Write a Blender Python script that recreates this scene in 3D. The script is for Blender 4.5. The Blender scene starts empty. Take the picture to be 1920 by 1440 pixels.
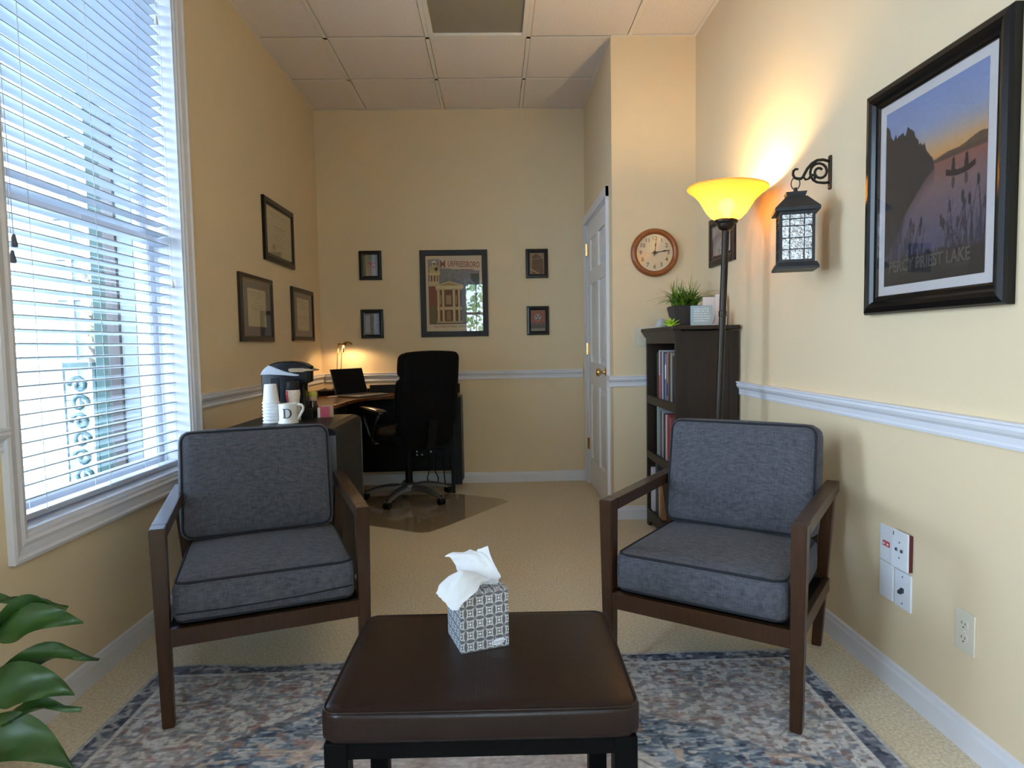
import bpy, bmesh, math, random
import numpy as np
from mathutils import Vector, Matrix
random.seed(7); RNG = np.random.RandomState(11)
SC = bpy.context.scene
COL = SC.collection
PI = math.pi

# ------------------------------------------------------------------ camera, world, exposure
F_PX, CAM_Z = 1212.38, 1.115
cd = bpy.data.cameras.new('camera'); cam = bpy.data.objects.new('camera', cd); COL.objects.link(cam)
cd.sensor_fit = 'HORIZONTAL'; cd.sensor_width = 36.0; cd.lens = F_PX / 1920 * 36.0
cd.clip_start = 0.05; cd.clip_end = 200
R_ = Vector((0.99949377, -0.02665714, -0.01736655)); U_ = Vector((0.01895876, 0.06068714, 0.99797677)); F_ = Vector((0.02554928, 0.99780082, -0.0611618))
cam.matrix_world = Matrix(((R_.x, U_.x, -F_.x, 0), (R_.y, U_.y, -F_.y, 0), (R_.z, U_.z, -F_.z, CAM_Z), (0, 0, 0, 1)))
SC.camera = cam
SC.view_settings.view_transform = 'Standard'; SC.view_settings.look = 'None'
SC.view_settings.gamma = 1.0; SC.view_settings.use_curve_mapping = False
SC.view_settings.exposure = 1.95
SC.cycles.use_denoising = True
SC.cycles.max_bounces = 14; SC.cycles.diffuse_bounces = 8; SC.cycles.transparent_max_bounces = 24
SC.cycles.sample_clamp_indirect = 8.0
SC.cycles.caustics_reflective = False; SC.cycles.caustics_refractive = False

W = bpy.data.worlds.new('overcast_sky'); SC.world = W; W.use_nodes = True
wn = W.node_tree.nodes; wl = W.node_tree.links
bgn = wn['Background']
tc = wn.new('ShaderNodeTexCoord'); sx = wn.new('ShaderNodeSeparateXYZ'); rp = wn.new('ShaderNodeValToRGB')
wl.new(tc.outputs['Generated'], sx.inputs[0]); wl.new(sx.outputs['Z'], rp.inputs[0]); wl.new(rp.outputs[0], bgn.inputs[0])
rp.color_ramp.elements[0].position = 0.0; rp.color_ramp.elements[0].color = (0.67, 0.815, 1.0, 1)
rp.color_ramp.elements[1].position = 0.9; rp.color_ramp.elements[1].color = (0.52, 0.71, 1.0, 1)
bgn.inputs[1].default_value = 5.6

def portal(name, loc, rot, sx_, sy_):
    l = bpy.data.lights.new(name, 'AREA'); l.shape = 'RECTANGLE'; l.size = sx_; l.size_y = sy_
    l.cycles.is_portal = True
    o = bpy.data.objects.new(name, l); o.location = loc; o.rotation_euler = rot; COL.objects.link(o)
# area-light local -Z points into the room
portal('window_portal', (-1.60, 2.43, 1.67), (0, -PI/2, 0), 2.2, 1.1)
portal('added_window_portal', (-1.60, -0.05, 1.67), (0, -PI/2, 0), 2.2, 0.8)
portal('rear_window_portal', (-0.09, -2.17, 1.475), (-PI/2, 0, 0), 1.0, 1.71)

# ------------------------------------------------------------------ materials
def lin(r, g, b):
    def f(c):
        c /= 255.0
        return c/12.92 if c <= 0.04045 else ((c+0.055)/1.055)**2.4
    return (f(r), f(g), f(b))

def pmat(name, col, rough=0.5, metal=0.0, var=0.10, vscale=12.0, bump=0.0, bscale=200.0, spec=0.5, coat=0.0, stretch=(1, 1, 1), trans=0.0, detail=4):
    """Principled material; colour is broken up by object-space noise, optional fine bump."""
    m = bpy.data.materials.new(name); m.use_nodes = True
    nt = m.node_tree; n = nt.nodes; l = nt.links; b = n['Principled BSDF']
    t = n.new('ShaderNodeTexCoord'); mp = n.new('ShaderNodeMapping'); mp.inputs['Scale'].default_value = stretch
    l.new(t.outputs['Object'], mp.inputs[0])
    no = n.new('ShaderNodeTexNoise'); no.inputs['Scale'].default_value = vscale; no.inputs['Detail'].default_value = detail
    l.new(mp.outputs[0], no.inputs['Vector'])
    mx = n.new('ShaderNodeMix'); mx.data_type = 'RGBA'
    mx.inputs[6].default_value = tuple(max(0, c*(1-var)) for c in col)+(1,)
    mx.inputs[7].default_value = tuple(min(1, c*(1+var)) for c in col)+(1,)
    l.new(no.outputs['Fac'], mx.inputs[0]); l.new(mx.outputs[2], b.inputs['Base Color'])
    b.inputs['Roughness'].default_value = rough; b.inputs['Metallic'].default_value = metal
    b.inputs['Specular IOR Level'].default_value = spec; b.inputs['Coat Weight'].default_value = coat; b.inputs['Coat Roughness'].default_value = 0.18
    if trans:
        b.inputs['Subsurface Weight'].default_value = 0
    if bump:
        bn = n.new('ShaderNodeTexNoise'); bn.inputs['Scale'].default_value = bscale; bn.inputs['Detail'].default_value = 2
        l.new(mp.outputs[0], bn.inputs['Vector'])
        bp_ = n.new('ShaderNodeBump'); bp_.inputs['Strength'].default_value = bump; bp_.inputs['Distance'].default_value = 0.002
        l.new(bn.outputs['Fac'], bp_.inputs['Height']); l.new(bp_.outputs[0], b.inputs['Normal'])
    return m

def pane_mat(name, tint=(1, 1, 1), gloss=0.05, rough=0.0, bump=0.0, bscale=40):
    """thin glass pane: transparent with a mirror share set by Fresnel-like facing"""
    m = bpy.data.materials.new(name); m.use_nodes = True
    nt = m.node_tree; n = nt.nodes; l = nt.links; n.remove(n['Principled BSDF'])
    tr = n.new('ShaderNodeBsdfTransparent'); tr.inputs[0].default_value = tint+(1,)
    gl = n.new('ShaderNodeBsdfGlossy'); gl.inputs['Roughness'].default_value = rough
    lw = n.new('ShaderNodeLayerWeight'); lw.inputs[0].default_value = 0.5
    pw = n.new('ShaderNodeMath'); pw.operation = 'POWER'; pw.inputs[1].default_value = 3.5
    ma = n.new('ShaderNodeMath'); ma.operation = 'MULTIPLY_ADD'; ma.inputs[1].default_value = 0.8; ma.inputs[2].default_value = gloss
    l.new(lw.outputs['Facing'], pw.inputs[0]); l.new(pw.outputs[0], ma.inputs[0])
    mx = n.new('ShaderNodeMixShader'); l.new(ma.outputs[0], mx.inputs[0]); l.new(tr.outputs[0], mx.inputs[1]); l.new(gl.outputs[0], mx.inputs[2])
    l.new(mx.outputs[0], n['Material Output'].inputs[0])
    if bump:
        no = n.new('ShaderNodeTexNoise'); no.inputs['Scale'].default_value = bscale
        t = n.new('ShaderNodeTexCoord'); l.new(t.outputs['Object'], no.inputs['Vector'])
        bp_ = n.new('ShaderNodeBump'); bp_.inputs['Strength'].default_value = bump; bp_.inputs['Distance'].default_value = 0.01
        l.new(no.outputs['Fac'], bp_.inputs['Height']); l.new(bp_.outputs[0], gl.inputs['Normal'])
    return m

def print_mat(name, rough=0.6, bump=0.0, bscale=300, fine=0.0, spec=0.3):
    """flat printed / woven colour taken from the mesh's own colour attribute"""
    m = bpy.data.materials.new(name); m.use_nodes = True
    nt = m.node_tree; n = nt.nodes; l = nt.links; b = n['Principled BSDF']
    a = n.new('ShaderNodeVertexColor'); a.layer_name = 'Col'
    b.inputs['Roughness'].default_value = rough; b.inputs['Specular IOR Level'].default_value = spec
    t = n.new('ShaderNodeTexCoord'); no = n.new('ShaderNodeTexNoise'); no.inputs['Scale'].default_value = bscale
    l.new(t.outputs['Object'], no.inputs['Vector'])
    if fine:
        mr = n.new('ShaderNodeMapRange'); mr.inputs[3].default_value = 1-fine; mr.inputs[4].default_value = 1+fine
        l.new(no.outputs['Fac'], mr.inputs[0])
        mx = n.new('ShaderNodeVectorMath'); mx.operation = 'SCALE'
        l.new(a.outputs[0], mx.inputs[0]); l.new(mr.outputs[0], mx.inputs['Scale']); l.new(mx.outputs[0], b.inputs['Base Color'])
    else:
        l.new(a.outputs[0], b.inputs['Base Color'])
    if bump:
        bp_ = n.new('ShaderNodeBump'); bp_.inputs['Strength'].default_value = bump; bp_.inputs['Distance'].default_value = 0.003
        l.new(no.outputs['Fac'], bp_.inputs['Height']); l.new(bp_.outputs[0], b.inputs['Normal'])
    return m

def emit_mat(name, col, st):
    m = bpy.data.materials.new(name); m.use_nodes = True; n = m.node_tree.nodes
    b = n['Principled BSDF']; b.inputs['Emission Color'].default_value = col+(1,); b.inputs['Emission Strength'].default_value = st
    b.inputs['Base Color'].default_value = col+(1,)
    return m

def fabric_mat(name, c1, c2):
    """tweedy woven upholstery: thread noise stretched both ways"""
    m = bpy.data.materials.new(name); m.use_nodes = True
    nt = m.node_tree; n = nt.nodes; l = nt.links; b = n['Principled BSDF']
    t = n.new('ShaderNodeTexCoord'); outs = []
    for sc in ((520, 40, 40), (40, 520, 60), (40, 60, 520)):
        mp = n.new('ShaderNodeMapping'); mp.inputs['Scale'].default_value = sc
        l.new(t.outputs['Object'], mp.inputs[0])
        no = n.new('ShaderNodeTexNoise'); no.inputs['Scale'].default_value = 1.0; no.inputs['Detail'].default_value = 3
        l.new(mp.outputs[0], no.inputs['Vector']); outs.append(no)
    a1 = n.new('ShaderNodeMath'); a1.operation = 'ADD'; l.new(outs[0].outputs['Fac'], a1.inputs[0]); l.new(outs[1].outputs['Fac'], a1.inputs[1])
    a2 = n.new('ShaderNodeMath'); a2.operation = 'ADD'; l.new(a1.outputs[0], a2.inputs[0]); l.new(outs[2].outputs['Fac'], a2.inputs[1])
    mr = n.new('ShaderNodeMapRange'); mr.inputs[1].default_value = 1.15; mr.inputs[2].default_value = 1.85
    l.new(a2.outputs[0], mr.inputs[0])
    mx = n.new('ShaderNodeMix'); mx.data_type = 'RGBA'; mx.inputs[6].default_value = c1+(1,); mx.inputs[7].default_value = c2+(1,)
    l.new(mr.outputs[0], mx.inputs[0]); l.new(mx.outputs[2], b.inputs['Base Color'])
    b.inputs['Roughness'].default_value = 0.95; b.inputs['Specular IOR Level'].default_value = 0.15
    b.inputs['Sheen Weight'].default_value = 0.06
    bp_ = n.new('ShaderNodeBump'); bp_.inputs['Strength'].default_value = 0.35; bp_.inputs['Distance'].default_value = 0.0015
    l.new(a2.outputs[0], bp_.inputs['Height']); l.new(bp_.outputs[0], b.inputs['Normal'])
    return m

def translucent_mat(name, dcol, tcol, mixf=0.5, clear=0.0, rough=0.3, blur=False):
    m = bpy.data.materials.new(name); m.use_nodes = True
    nt = m.node_tree; n = nt.nodes; l = nt.links; b = n['Principled BSDF']
    b.inputs['Base Color'].default_value = dcol+(1,); b.inputs['Roughness'].default_value = rough
    t = n.new('ShaderNodeBsdfTranslucent'); t.inputs[0].default_value = tcol+(1,)
    mx = n.new('ShaderNodeMixShader'); mx.inputs[0].default_value = mixf
    l.new(b.outputs[0], mx.inputs[1]); l.new(t.outputs[0], mx.inputs[2])
    last = mx
    if clear:
        tr = n.new('ShaderNodeBsdfRefraction' if blur else 'ShaderNodeBsdfTransparent'); tr.inputs[0].default_value = tcol+(1,)
        if blur: tr.inputs['Roughness'].default_value = 0.42; tr.inputs['IOR'].default_value = 1.12
        m2 = n.new('ShaderNodeMixShader'); m2.inputs[0].default_value = clear
        l.new(mx.outputs[0], m2.inputs[1]); l.new(tr.outputs[0], m2.inputs[2]); last = m2
    l.new(last.outputs[0], n['Material Output'].inputs[0])
    # faint streaks so the surface is not perfectly even
    no = n.new('ShaderNodeTexNoise'); no.inputs['Scale'].default_value = 25
    bp_ = n.new('ShaderNodeBump'); bp_.inputs['Strength'].default_value = 0.05
    l.new(no.outputs['Fac'], bp_.inputs['Height']); l.new(bp_.outputs[0], b.inputs['Normal'])
    return m

M = {}
M['wall'] = pmat('cream_wall_paint', (0.745, 0.60, 0.395), 0.75, var=0.03, vscale=3, bump=0.05, bscale=450, spec=0.25)
M['trim'] = pmat('white_trim_paint', (0.72, 0.72, 0.76), 0.35, var=0.03, vscale=6)
M['tile'] = pmat('mineral_ceiling_tile', (0.79, 0.71, 0.655), 0.95, var=0.16, vscale=110, bump=0.6, bscale=160, spec=0.1)
M['grid'] = pmat('ceiling_grid_paint', (0.78, 0.73, 0.66), 0.5, var=0.03)
M['carpet'] = pmat('tan_carpet', (0.87, 0.60, 0.435), 1.0, var=0.55, vscale=110, detail=8, bump=0.35, bscale=330, spec=0.05)
M['door'] = pmat('white_door_paint', (0.75, 0.74, 0.73), 0.4, var=0.03)
M['brass'] = pmat('polished_brass', (0.75, 0.52, 0.2), 0.2, 1.0, var=0.08)
M['slat'] = translucent_mat('white_blind_slat', (0.50, 0.53, 0.58), (0.35, 0.50, 0.62), 0.08)
M['cord'] = pmat('pale_cord', (0.7, 0.7, 0.7), 0.8)
M['grey_plastic'] = pmat('grey_plastic', (0.12, 0.12, 0.13), 0.5)
M['walnut'] = pmat('dark_walnut', (0.044, 0.0175, 0.0070), 0.36, var=0.55, vscale=9, stretch=(14, 14, 1.2), bump=0.04, bscale=40, spec=0.25, coat=0.4)
M['fabric'] = fabric_mat('charcoal_blue_tweed', (0.052, 0.053, 0.065), (0.116, 0.118, 0.139))
M['piping'] = pmat('charcoal_piping', (0.014, 0.015, 0.021), 0.9, var=0.2, vscale=300, bump=0.4, bscale=700)
M['leather'] = pmat('dark_brown_leather', (0.016, 0.0068, 0.0050), 0.31, var=0.25, vscale=8, bump=0.2, bscale=260, spec=0.27)
M['black_wood'] = pmat('black_stained_wood', (0.003, 0.003, 0.003), 0.5, var=0.3, vscale=20, spec=0.07)
M['black'] = pmat('black_plastic', (0.005, 0.005, 0.006), 0.4, var=0.15, spec=0.2)
M['black_soft'] = pmat('black_upholstery', (0.004, 0.004, 0.0045), 0.8, var=0.3, vscale=40, bump=0.3, bscale=250, spec=0.12)
M['black_gloss'] = pmat('black_gloss_plastic', (0.004, 0.004, 0.005), 0.22, var=0.15, spec=0.3)
M['arm_gloss'] = pmat('glossy_black_arm', (0.012, 0.012, 0.013), 0.15, var=0.1, spec=0.8)
M['silver'] = pmat('satin_silver', (0.30, 0.30, 0.315), 0.36, 0.9, var=0.05)
M['chrome'] = pmat('chrome', (0.75, 0.75, 0.75), 0.1, 1.0, var=0.04)
M['door_dark'] = pmat('dark_grey_door', (0.014, 0.014, 0.014), 0.55, var=0.12, vscale=60, spec=0.2)
M['espresso'] = pmat('espresso_wood', (0.028, 0.0175, 0.0125), 0.45, var=0.35, vscale=7, stretch=(10, 10, 1), bump=0.05, bscale=60, spec=0.3)
M['espresso_back'] = pmat('espresso_panel', (0.010, 0.009, 0.009), 0.6, var=0.3, vscale=30)
M['frame_black'] = pmat('black_frame', (0.005, 0.0045, 0.0045), 0.22, var=0.2, vscale=20, spec=0.35)
M['frame_brown'] = pmat('dark_brown_frame', (0.018, 0.009, 0.007), 0.35, var=0.3, vscale=20)
M['frame_matte'] = pmat('charcoal_flat_frame', (0.022, 0.022, 0.028), 0.6, var=0.15, vscale=30)
M['mauve'] = pmat('mauve_mat_board', (0.13, 0.10, 0.11), 0.9, var=0.05)
M['matwhite'] = pmat('white_mat_board', (0.72, 0.68, 0.68), 0.9, var=0.03)
M['paper'] = print_mat('printed_paper', 0.7, 0.0)
M['glass'] = pane_mat('picture_glass', (0.97, 0.97, 0.97), 0.045)
M['winglass'] = pane_mat('window_glass', (0.95, 0.98, 0.98), 0.04)
M['rug'] = print_mat('woven_rug_pile', 1.0, 0.3, 420, 0.22, 0.05)
M['plastic_mat'] = pane_mat('smoked_clear_vinyl', (0.93, 0.905, 0.88), 0.05, 0.05)
M['desk_top'] = pmat('red_brown_laminate', (0.17, 0.062, 0.026), 0.25, var=0.4, vscale=6, stretch=(3, 14, 3))
M['white'] = pmat('white_plastic', (0.78, 0.78, 0.76), 0.4, var=0.03)
M['foam'] = pmat('white_foam', (0.82, 0.81, 0.82), 0.7, var=0.03, vscale=60)
M['ceramic'] = pmat('white_ceramic', (0.80, 0.79, 0.74), 0.15, var=0.03)
M['ink'] = pmat('dark_ink', (0.035, 0.04, 0.05), 0.6)
M['red'] = pmat('red_label', (0.55, 0.05, 0.05), 0.45, var=0.2, vscale=60)
M['bottle_white'] = pmat('cream_label', (0.72, 0.62, 0.52), 0.45, var=0.2, vscale=50)
M['pink'] = pmat('pink_carton', (0.62, 0.10, 0.17), 0.55, var=0.15, vscale=40)
M['kraft'] = pmat('tan_carton', (0.55, 0.36, 0.24), 0.7, var=0.1, vscale=40)
M['yellow'] = pmat('yellow_lid', (0.60, 0.50, 0.06), 0.4, var=0.1)
M['amber_dark'] = pmat('brown_bottle_glass', (0.05, 0.02, 0.015), 0.12, var=0.2)
M['amber'] = translucent_mat('amber_lamp_glass', (0.78, 0.56, 0.24), (0.97, 0.68, 0.24), 0.62, 0.34, 0.25, True)
M['bronze'] = pmat('dark_bronze', (0.028, 0.020, 0.015), 0.35, 0.6, var=0.3, vscale=30)
M['iron'] = pmat('dark_brown_iron', (0.020, 0.014, 0.012), 0.5, 0.3, var=0.3, vscale=50, bump=0.2, bscale=300)
M['lantern_metal'] = pmat('charcoal_lantern_metal', (0.030, 0.030, 0.033), 0.5, 0.3, var=0.3, vscale=60, bump=0.2, bscale=260)
M['lantern_glass'] = pane_mat('rippled_lantern_glass', (0.85, 0.88, 0.90), 0.50, 0.06, 0.5, 90)
M['oak'] = pmat('warm_oak', (0.27, 0.075, 0.014), 0.3, var=0.4, vscale=14, stretch=(4, 4, 4), coat=0.3)
M['clock_face'] = pmat('cream_clock_face', (0.78, 0.64, 0.43), 0.5, var=0.04)
M['clock_ink'] = pmat('faded_brown_ink', (0.22, 0.15, 0.09), 0.6)
M['leaf'] = pmat('glossy_green_leaf', (0.030, 0.085, 0.014), 0.36, var=0.5, vscale=18, stretch=(1, 1, 1), bump=0.15, bscale=60)
M['grass'] = pmat('grass_green', (0.13, 0.25, 0.02), 0.5, var=0.6, vscale=30)
M['lime'] = pmat('lime_succulent', (0.42, 0.62, 0.03), 0.45, var=0.25, vscale=40)
M['grey_pot'] = pmat('dark_grey_pot', (0.035, 0.034, 0.036), 0.6, var=0.2, vscale=30)
M['stone'] = pmat('pale_grey_stone', (0.42, 0.44, 0.45), 0.8, var=0.25, vscale=60, bump=0.4, bscale=90)
M['soil'] = pmat('potting_soil', (0.03, 0.02, 0.014), 1.0, var=0.5, vscale=120, bump=1, bscale=150)
M['terracotta'] = pmat('brown_planter', (0.10, 0.06, 0.04), 0.6, var=0.2)
M['blue_block'] = pmat('pale_blue_sign', (0.34, 0.45, 0.50), 0.7, var=0.12, vscale=70)
M['pale_ink'] = pmat('pale_lettering', (0.62, 0.70, 0.72), 0.7)
M['card'] = pmat('white_card', (0.78, 0.72, 0.70), 0.8, var=0.04)
M['card_blue'] = pmat('cool_white_card', (0.74, 0.74, 0.78), 0.8, var=0.06, vscale=40)
M['card_ink'] = pmat('grey_card_print', (0.38, 0.36, 0.38), 0.8)
M['almond'] = pmat('almond_plate', (0.66, 0.61, 0.48), 0.4, var=0.03)
M['plate_white'] = pmat('white_plate', (0.76, 0.78, 0.82), 0.35, var=0.03)
M['diffuser'] = pmat('unlit_light_diffuser', (0.27, 0.24, 0.185), 0.6, var=0.12, vscale=150, bump=0.6, bscale=180)
M['tissue'] = translucent_mat('white_tissue', (0.86, 0.87, 0.90), (0.8, 0.82, 0.88), 0.3, 0, 0.9)
M['laptop'] = pmat('laptop_screen', (0.002, 0.002, 0.003), 0.3, var=0.1, spec=0.15)
M['gold'] = pmat('antique_gold', (0.45, 0.28, 0.10), 0.25, 1.0, var=0.1)
M['bulb'] = emit_mat('lamp_bulb', (1.0, 0.75, 0.40), 135.0)
M['halogen'] = emit_mat('halogen_glow', (1.0, 0.74, 0.40), 10.0)
M['concrete'] = pmat('pale_concrete', (0.30, 0.34, 0.38), 0.9, var=0.1, vscale=3)
M['siding'] = pmat('white_siding', (0.66, 0.70, 0.74), 0.6, var=0.05)
M['siding_grey'] = pmat('grey_siding', (0.16, 0.18, 0.21), 0.7, var=0.08)
M['shutter'] = pmat('brown_shutter', (0.055, 0.042, 0.040), 0.6, var=0.15)
M['green_iron'] = pmat('dark_green_iron', (0.03, 0.065, 0.062), 0.45, var=0.2)
M['bark'] = pmat('grey_bark', (0.16, 0.13, 0.10), 0.9, var=0.3, vscale=12)
M['tree_leaf'] = pmat('spring_leaves', (0.36, 0.50, 0.16), 0.6, var=0.4, vscale=3)

# ------------------------------------------------------------------ mesh helpers
def bm_box(bm, x0, x1, y0, y1, z0, z1, bev=0.0, seg=1):
    vs = [bm.verts.new(p) for p in ((x0,y0,z0),(x1,y0,z0),(x1,y1,z0),(x0,y1,z0),(x0,y0,z1),(x1,y0,z1),(x1,y1,z1),(x0,y1,z1))]
    fs = [bm.faces.new([vs[i] for i in q]) for q in ((3,2,1,0),(4,5,6,7),(0,1,5,4),(1,2,6,5),(2,3,7,6),(3,0,4,7))]
    if bev:
        es = list({e for f in fs for e in f.edges})
        bmesh.ops.bevel(bm, geom=es, offset=bev, segments=seg, affect='EDGES', profile=0.6)
    return vs

def bm_prism(bm, pts, a0, a1, axis='y', bev=0.0, seg=1):
    """polygon pts extruded along an axis; pts are the two other axes in order"""
    def mk(p, a):
        return (p[0], a, p[1]) if axis == 'y' else ((a, p[0], p[1]) if axis == 'x' else (p[0], p[1], a))
    A = [bm.verts.new(mk(p, a0)) for p in pts]; B = [bm.verts.new(mk(p, a1)) for p in pts]
    fs = [bm.faces.new(A), bm.faces.new(B[::-1])]
    n = len(pts)
    for i in range(n):
        fs.append(bm.faces.new((A[(i+1) % n], A[i], B[i], B[(i+1) % n])))
    bmesh.ops.recalc_face_normals(bm, faces=fs)
    if bev:
        es = list(set(fs[0].edges) | set(fs[1].edges))
        bmesh.ops.bevel(bm, geom=es, offset=bev, segments=seg, affect='EDGES', profile=0.6)

def bm_tube(bm, path, rad, seg=8, closed=False, caps=True):
    P = [Vector(p) for p in path]; n = len(P)
    rr = rad if isinstance(rad, (list, tuple)) else [rad]*n
    rings = []; up = None
    for i in range(n):
        if closed: d = (P[(i+1) % n]-P[i-1])
        else: d = P[min(i+1, n-1)]-P[max(i-1, 0)]
        if d.length < 1e-9: d = Vector((0, 0, 1))
        d.normalize()
        if up is None:
            up = Vector((0, 0, 1)) if abs(d.z) < 0.9 else Vector((1, 0, 0))
        a = d.cross(up)
        if a.length < 1e-6: a = d.orthogonal()
        a.normalize(); b = a.cross(d).normalized(); up = b
        rings.append([bm.verts.new(P[i]+(a*math.cos(2*PI*k/seg)+b*math.sin(2*PI*k/seg))*rr[i]) for k in range(seg)])
    for i in range(n if closed else n-1):
        r0, r1 = rings[i], rings[(i+1) % n]
        off = 0
        if closed and i == n-1:
            off = min(range(seg), key=lambda o: (r0[0].co-r1[o].co).length)
        for k in range(seg):
            bm.faces.new((r0[k], r0[(k+1) % seg], r1[(k+1+off) % seg], r1[(k+off) % seg]))
    if caps and not closed:
        bm.faces.new(rings[0]); bm.faces.new(rings[-1][::-1])
    bmesh.ops.recalc_face_normals(bm, faces=bm.faces[:])

def bm_lathe(bm, prof, seg=24, cx=0, cy=0, axis='z'):
    """revolve (r, h) profile"""
    rings = []
    for r, h in prof:
        ring = []
        for k in range(seg):
            a = 2*PI*k/seg
            p = (cx+r*math.cos(a), cy+r*math.sin(a), h) if axis == 'z' else (cx+r*math.cos(a), h, cy+r*math.sin(a))
            ring.append(bm.verts.new(p))
        rings.append(ring)
    for i in range(len(rings)-1):
        for k in range(seg):
            bm.faces.new((rings[i][k], rings[i][(k+1) % seg], rings[i+1][(k+1) % seg], rings[i+1][k]))
    if prof[0][0] > 1e-6: bm.faces.new(rings[0][::-1])
    if prof[-1][0] > 1e-6: bm.faces.new(rings[-1])
    bmesh.ops.remove_doubles(bm, verts=bm.verts[:], dist=1e-6)
    bmesh.ops.recalc_face_normals(bm, faces=bm.faces[:])

def bm_cushion(bm, sx, sy, sz, r, puff=(0, 0, 0), cuts=15, mat=None):
    """box with rounded edges whose faces belly out; centred at origin"""
    tmp = bmesh.new(); bmesh.ops.create_cube(tmp, size=2.0)
    bmesh.ops.subdivide_edges(tmp, edges=tmp.edges[:], cuts=cuts, use_grid_fill=True)
    h = (sx/2, sy/2, sz/2); mp = {}
    for v in tmp.verts:
        c = v.co
        # spread the grid a little toward the edges so that the rounding has vertices
        q = [math.copysign(abs(x)**0.75, x) for x in c]
        p = Vector((q[0]*h[0], q[1]*h[1], q[2]*h[2]))
        inn = Vector([max(-(h[i]-r), min(h[i]-r, p[i])) for i in range(3)])
        d = p-inn
        if d.length > 1e-9: p = inn+d.normalized()*r
        u, w, t = q
        p.x += math.copysign(puff[0], u)*(1-w*w)*(1-t*t)*(abs(c.x) > 0.999)
        p.y += math.copysign(puff[1], w)*(1-u*u)*(1-t*t)*(abs(c.y) > 0.999)
        p.z += math.copysign(puff[2], t)*(1-u*u)*(1-w*w)*(abs(c.z) > 0.999)
        if mat is not None: p = mat @ p
        mp[v] = bm.verts.new(p)
    for f in tmp.faces: bm.faces.new([mp[v] for v in f.verts])
    tmp.free()

def bm_frame(bm, w, h, prof, cx=0, cz=0):
    """mitred frame round a w x h outer rectangle in local XZ; prof = (inset, depth) with depth toward -Y"""
    loops = []
    for d, t in prof:
        x, z = w/2-d, h/2-d
        loops.append([bm.verts.new((cx+sx_*x, -t, cz+sz_*z)) for sx_, sz_ in ((-1,-1),(1,-1),(1,1),(-1,1))])
    for i in range(len(loops)-1):
        for k in range(4):
            bm.faces.new((loops[i][k], loops[i][(k+1) % 4], loops[i+1][(k+1) % 4], loops[i+1][k]))
    for k in range(4):
        bm.faces.new((loops[-1][k], loops[-1][(k+1) % 4], loops[0][(k+1) % 4], loops[0][k]))
    bmesh.ops.recalc_face_normals(bm, faces=bm.faces[:])

def obj(name, bm, mat, parent=None, smooth=False, label=None, kind=None, angle=None):
    me = bpy.data.meshes.new(name)
    if isinstance(bm, bmesh.types.BMesh):
        bm.to_mesh(me); bm.free()
    else:
        me = bm
    if mat is not None and not me.materials: me.materials.append(mat)
    o = bpy.data.objects.new(name, me); COL.objects.link(o)
    if parent: o.parent = parent
    if smooth:
        me.polygons.foreach_set('use_smooth', [True]*len(me.polygons))
        if angle is not None:
            try: me.set_sharp_from_angle(angle=math.radians(angle))
            except Exception: pass
    if label: o['label'] = label
    if kind: o['kind'] = kind
    return o

def thing(name, label, cat, loc=(0, 0, 0), rotz=0.0, group=None, rot=None):
    o = bpy.data.objects.new(name, None); COL.objects.link(o); o.empty_display_size = 0.1
    o.location = loc; o.rotation_euler = rot if rot else (0, 0, rotz)
    o['label'] = label; o['category'] = cat
    if group: o['group'] = group
    return o

def tag(o, label, cat, group=None, kind=None):
    o['label'] = label; o['category'] = cat
    if group: o['group'] = group
    if kind: o['kind'] = kind
    return o

def struct(name, bm, mat, smooth=False):
    return obj(name, bm, mat, None, smooth, kind='structure')

def box_part(name, dims, mat, parent=None, bev=0.0, seg=1, label=None):
    bm = bmesh.new(); bm_box(bm, *dims, bev=bev, seg=seg); return obj(name, bm, mat, parent, label=label)

def text_mesh(s, size, ext=0.0004, sx=1.0, spacing=1.0, bold=0.0):
    cu = bpy.data.curves.new('t', 'FONT'); cu.body = s; cu.size = size; cu.extrude = ext; cu.align_x = 'CENTER'; cu.align_y = 'CENTER'
    cu.resolution_u = 3; cu.offset = bold; cu.space_character = spacing
    o = bpy.data.objects.new('t', cu); COL.objects.link(o)
    bpy.context.view_layer.update()
    me = bpy.data.meshes.new_from_object(o.evaluated_get(bpy.context.evaluated_depsgraph_get()))
    bpy.data.objects.remove(o); bpy.data.curves.remove(cu)
    # text lies in XY facing +Z -> stand it up in XZ facing -Y
    co = np.zeros(len(me.vertices)*3); me.vertices.foreach_get('co', co); co = co.reshape(-1, 3)
    out = np.stack([co[:, 0]*sx, -co[:, 2], co[:, 1]], 1); me.vertices.foreach_set('co', out.ravel()); me.update()
    return me

def text_part(name, s, size, mat, parent, loc, rot=(0, 0, 0), sx=1.0, spacing=1.0, ext=0.0004, bold=0.0):
    me = text_mesh(s, size, ext, sx, spacing, bold)
    o = obj(name, me, mat, parent); o.location = loc; o.rotation_euler = rot
    return o

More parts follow.
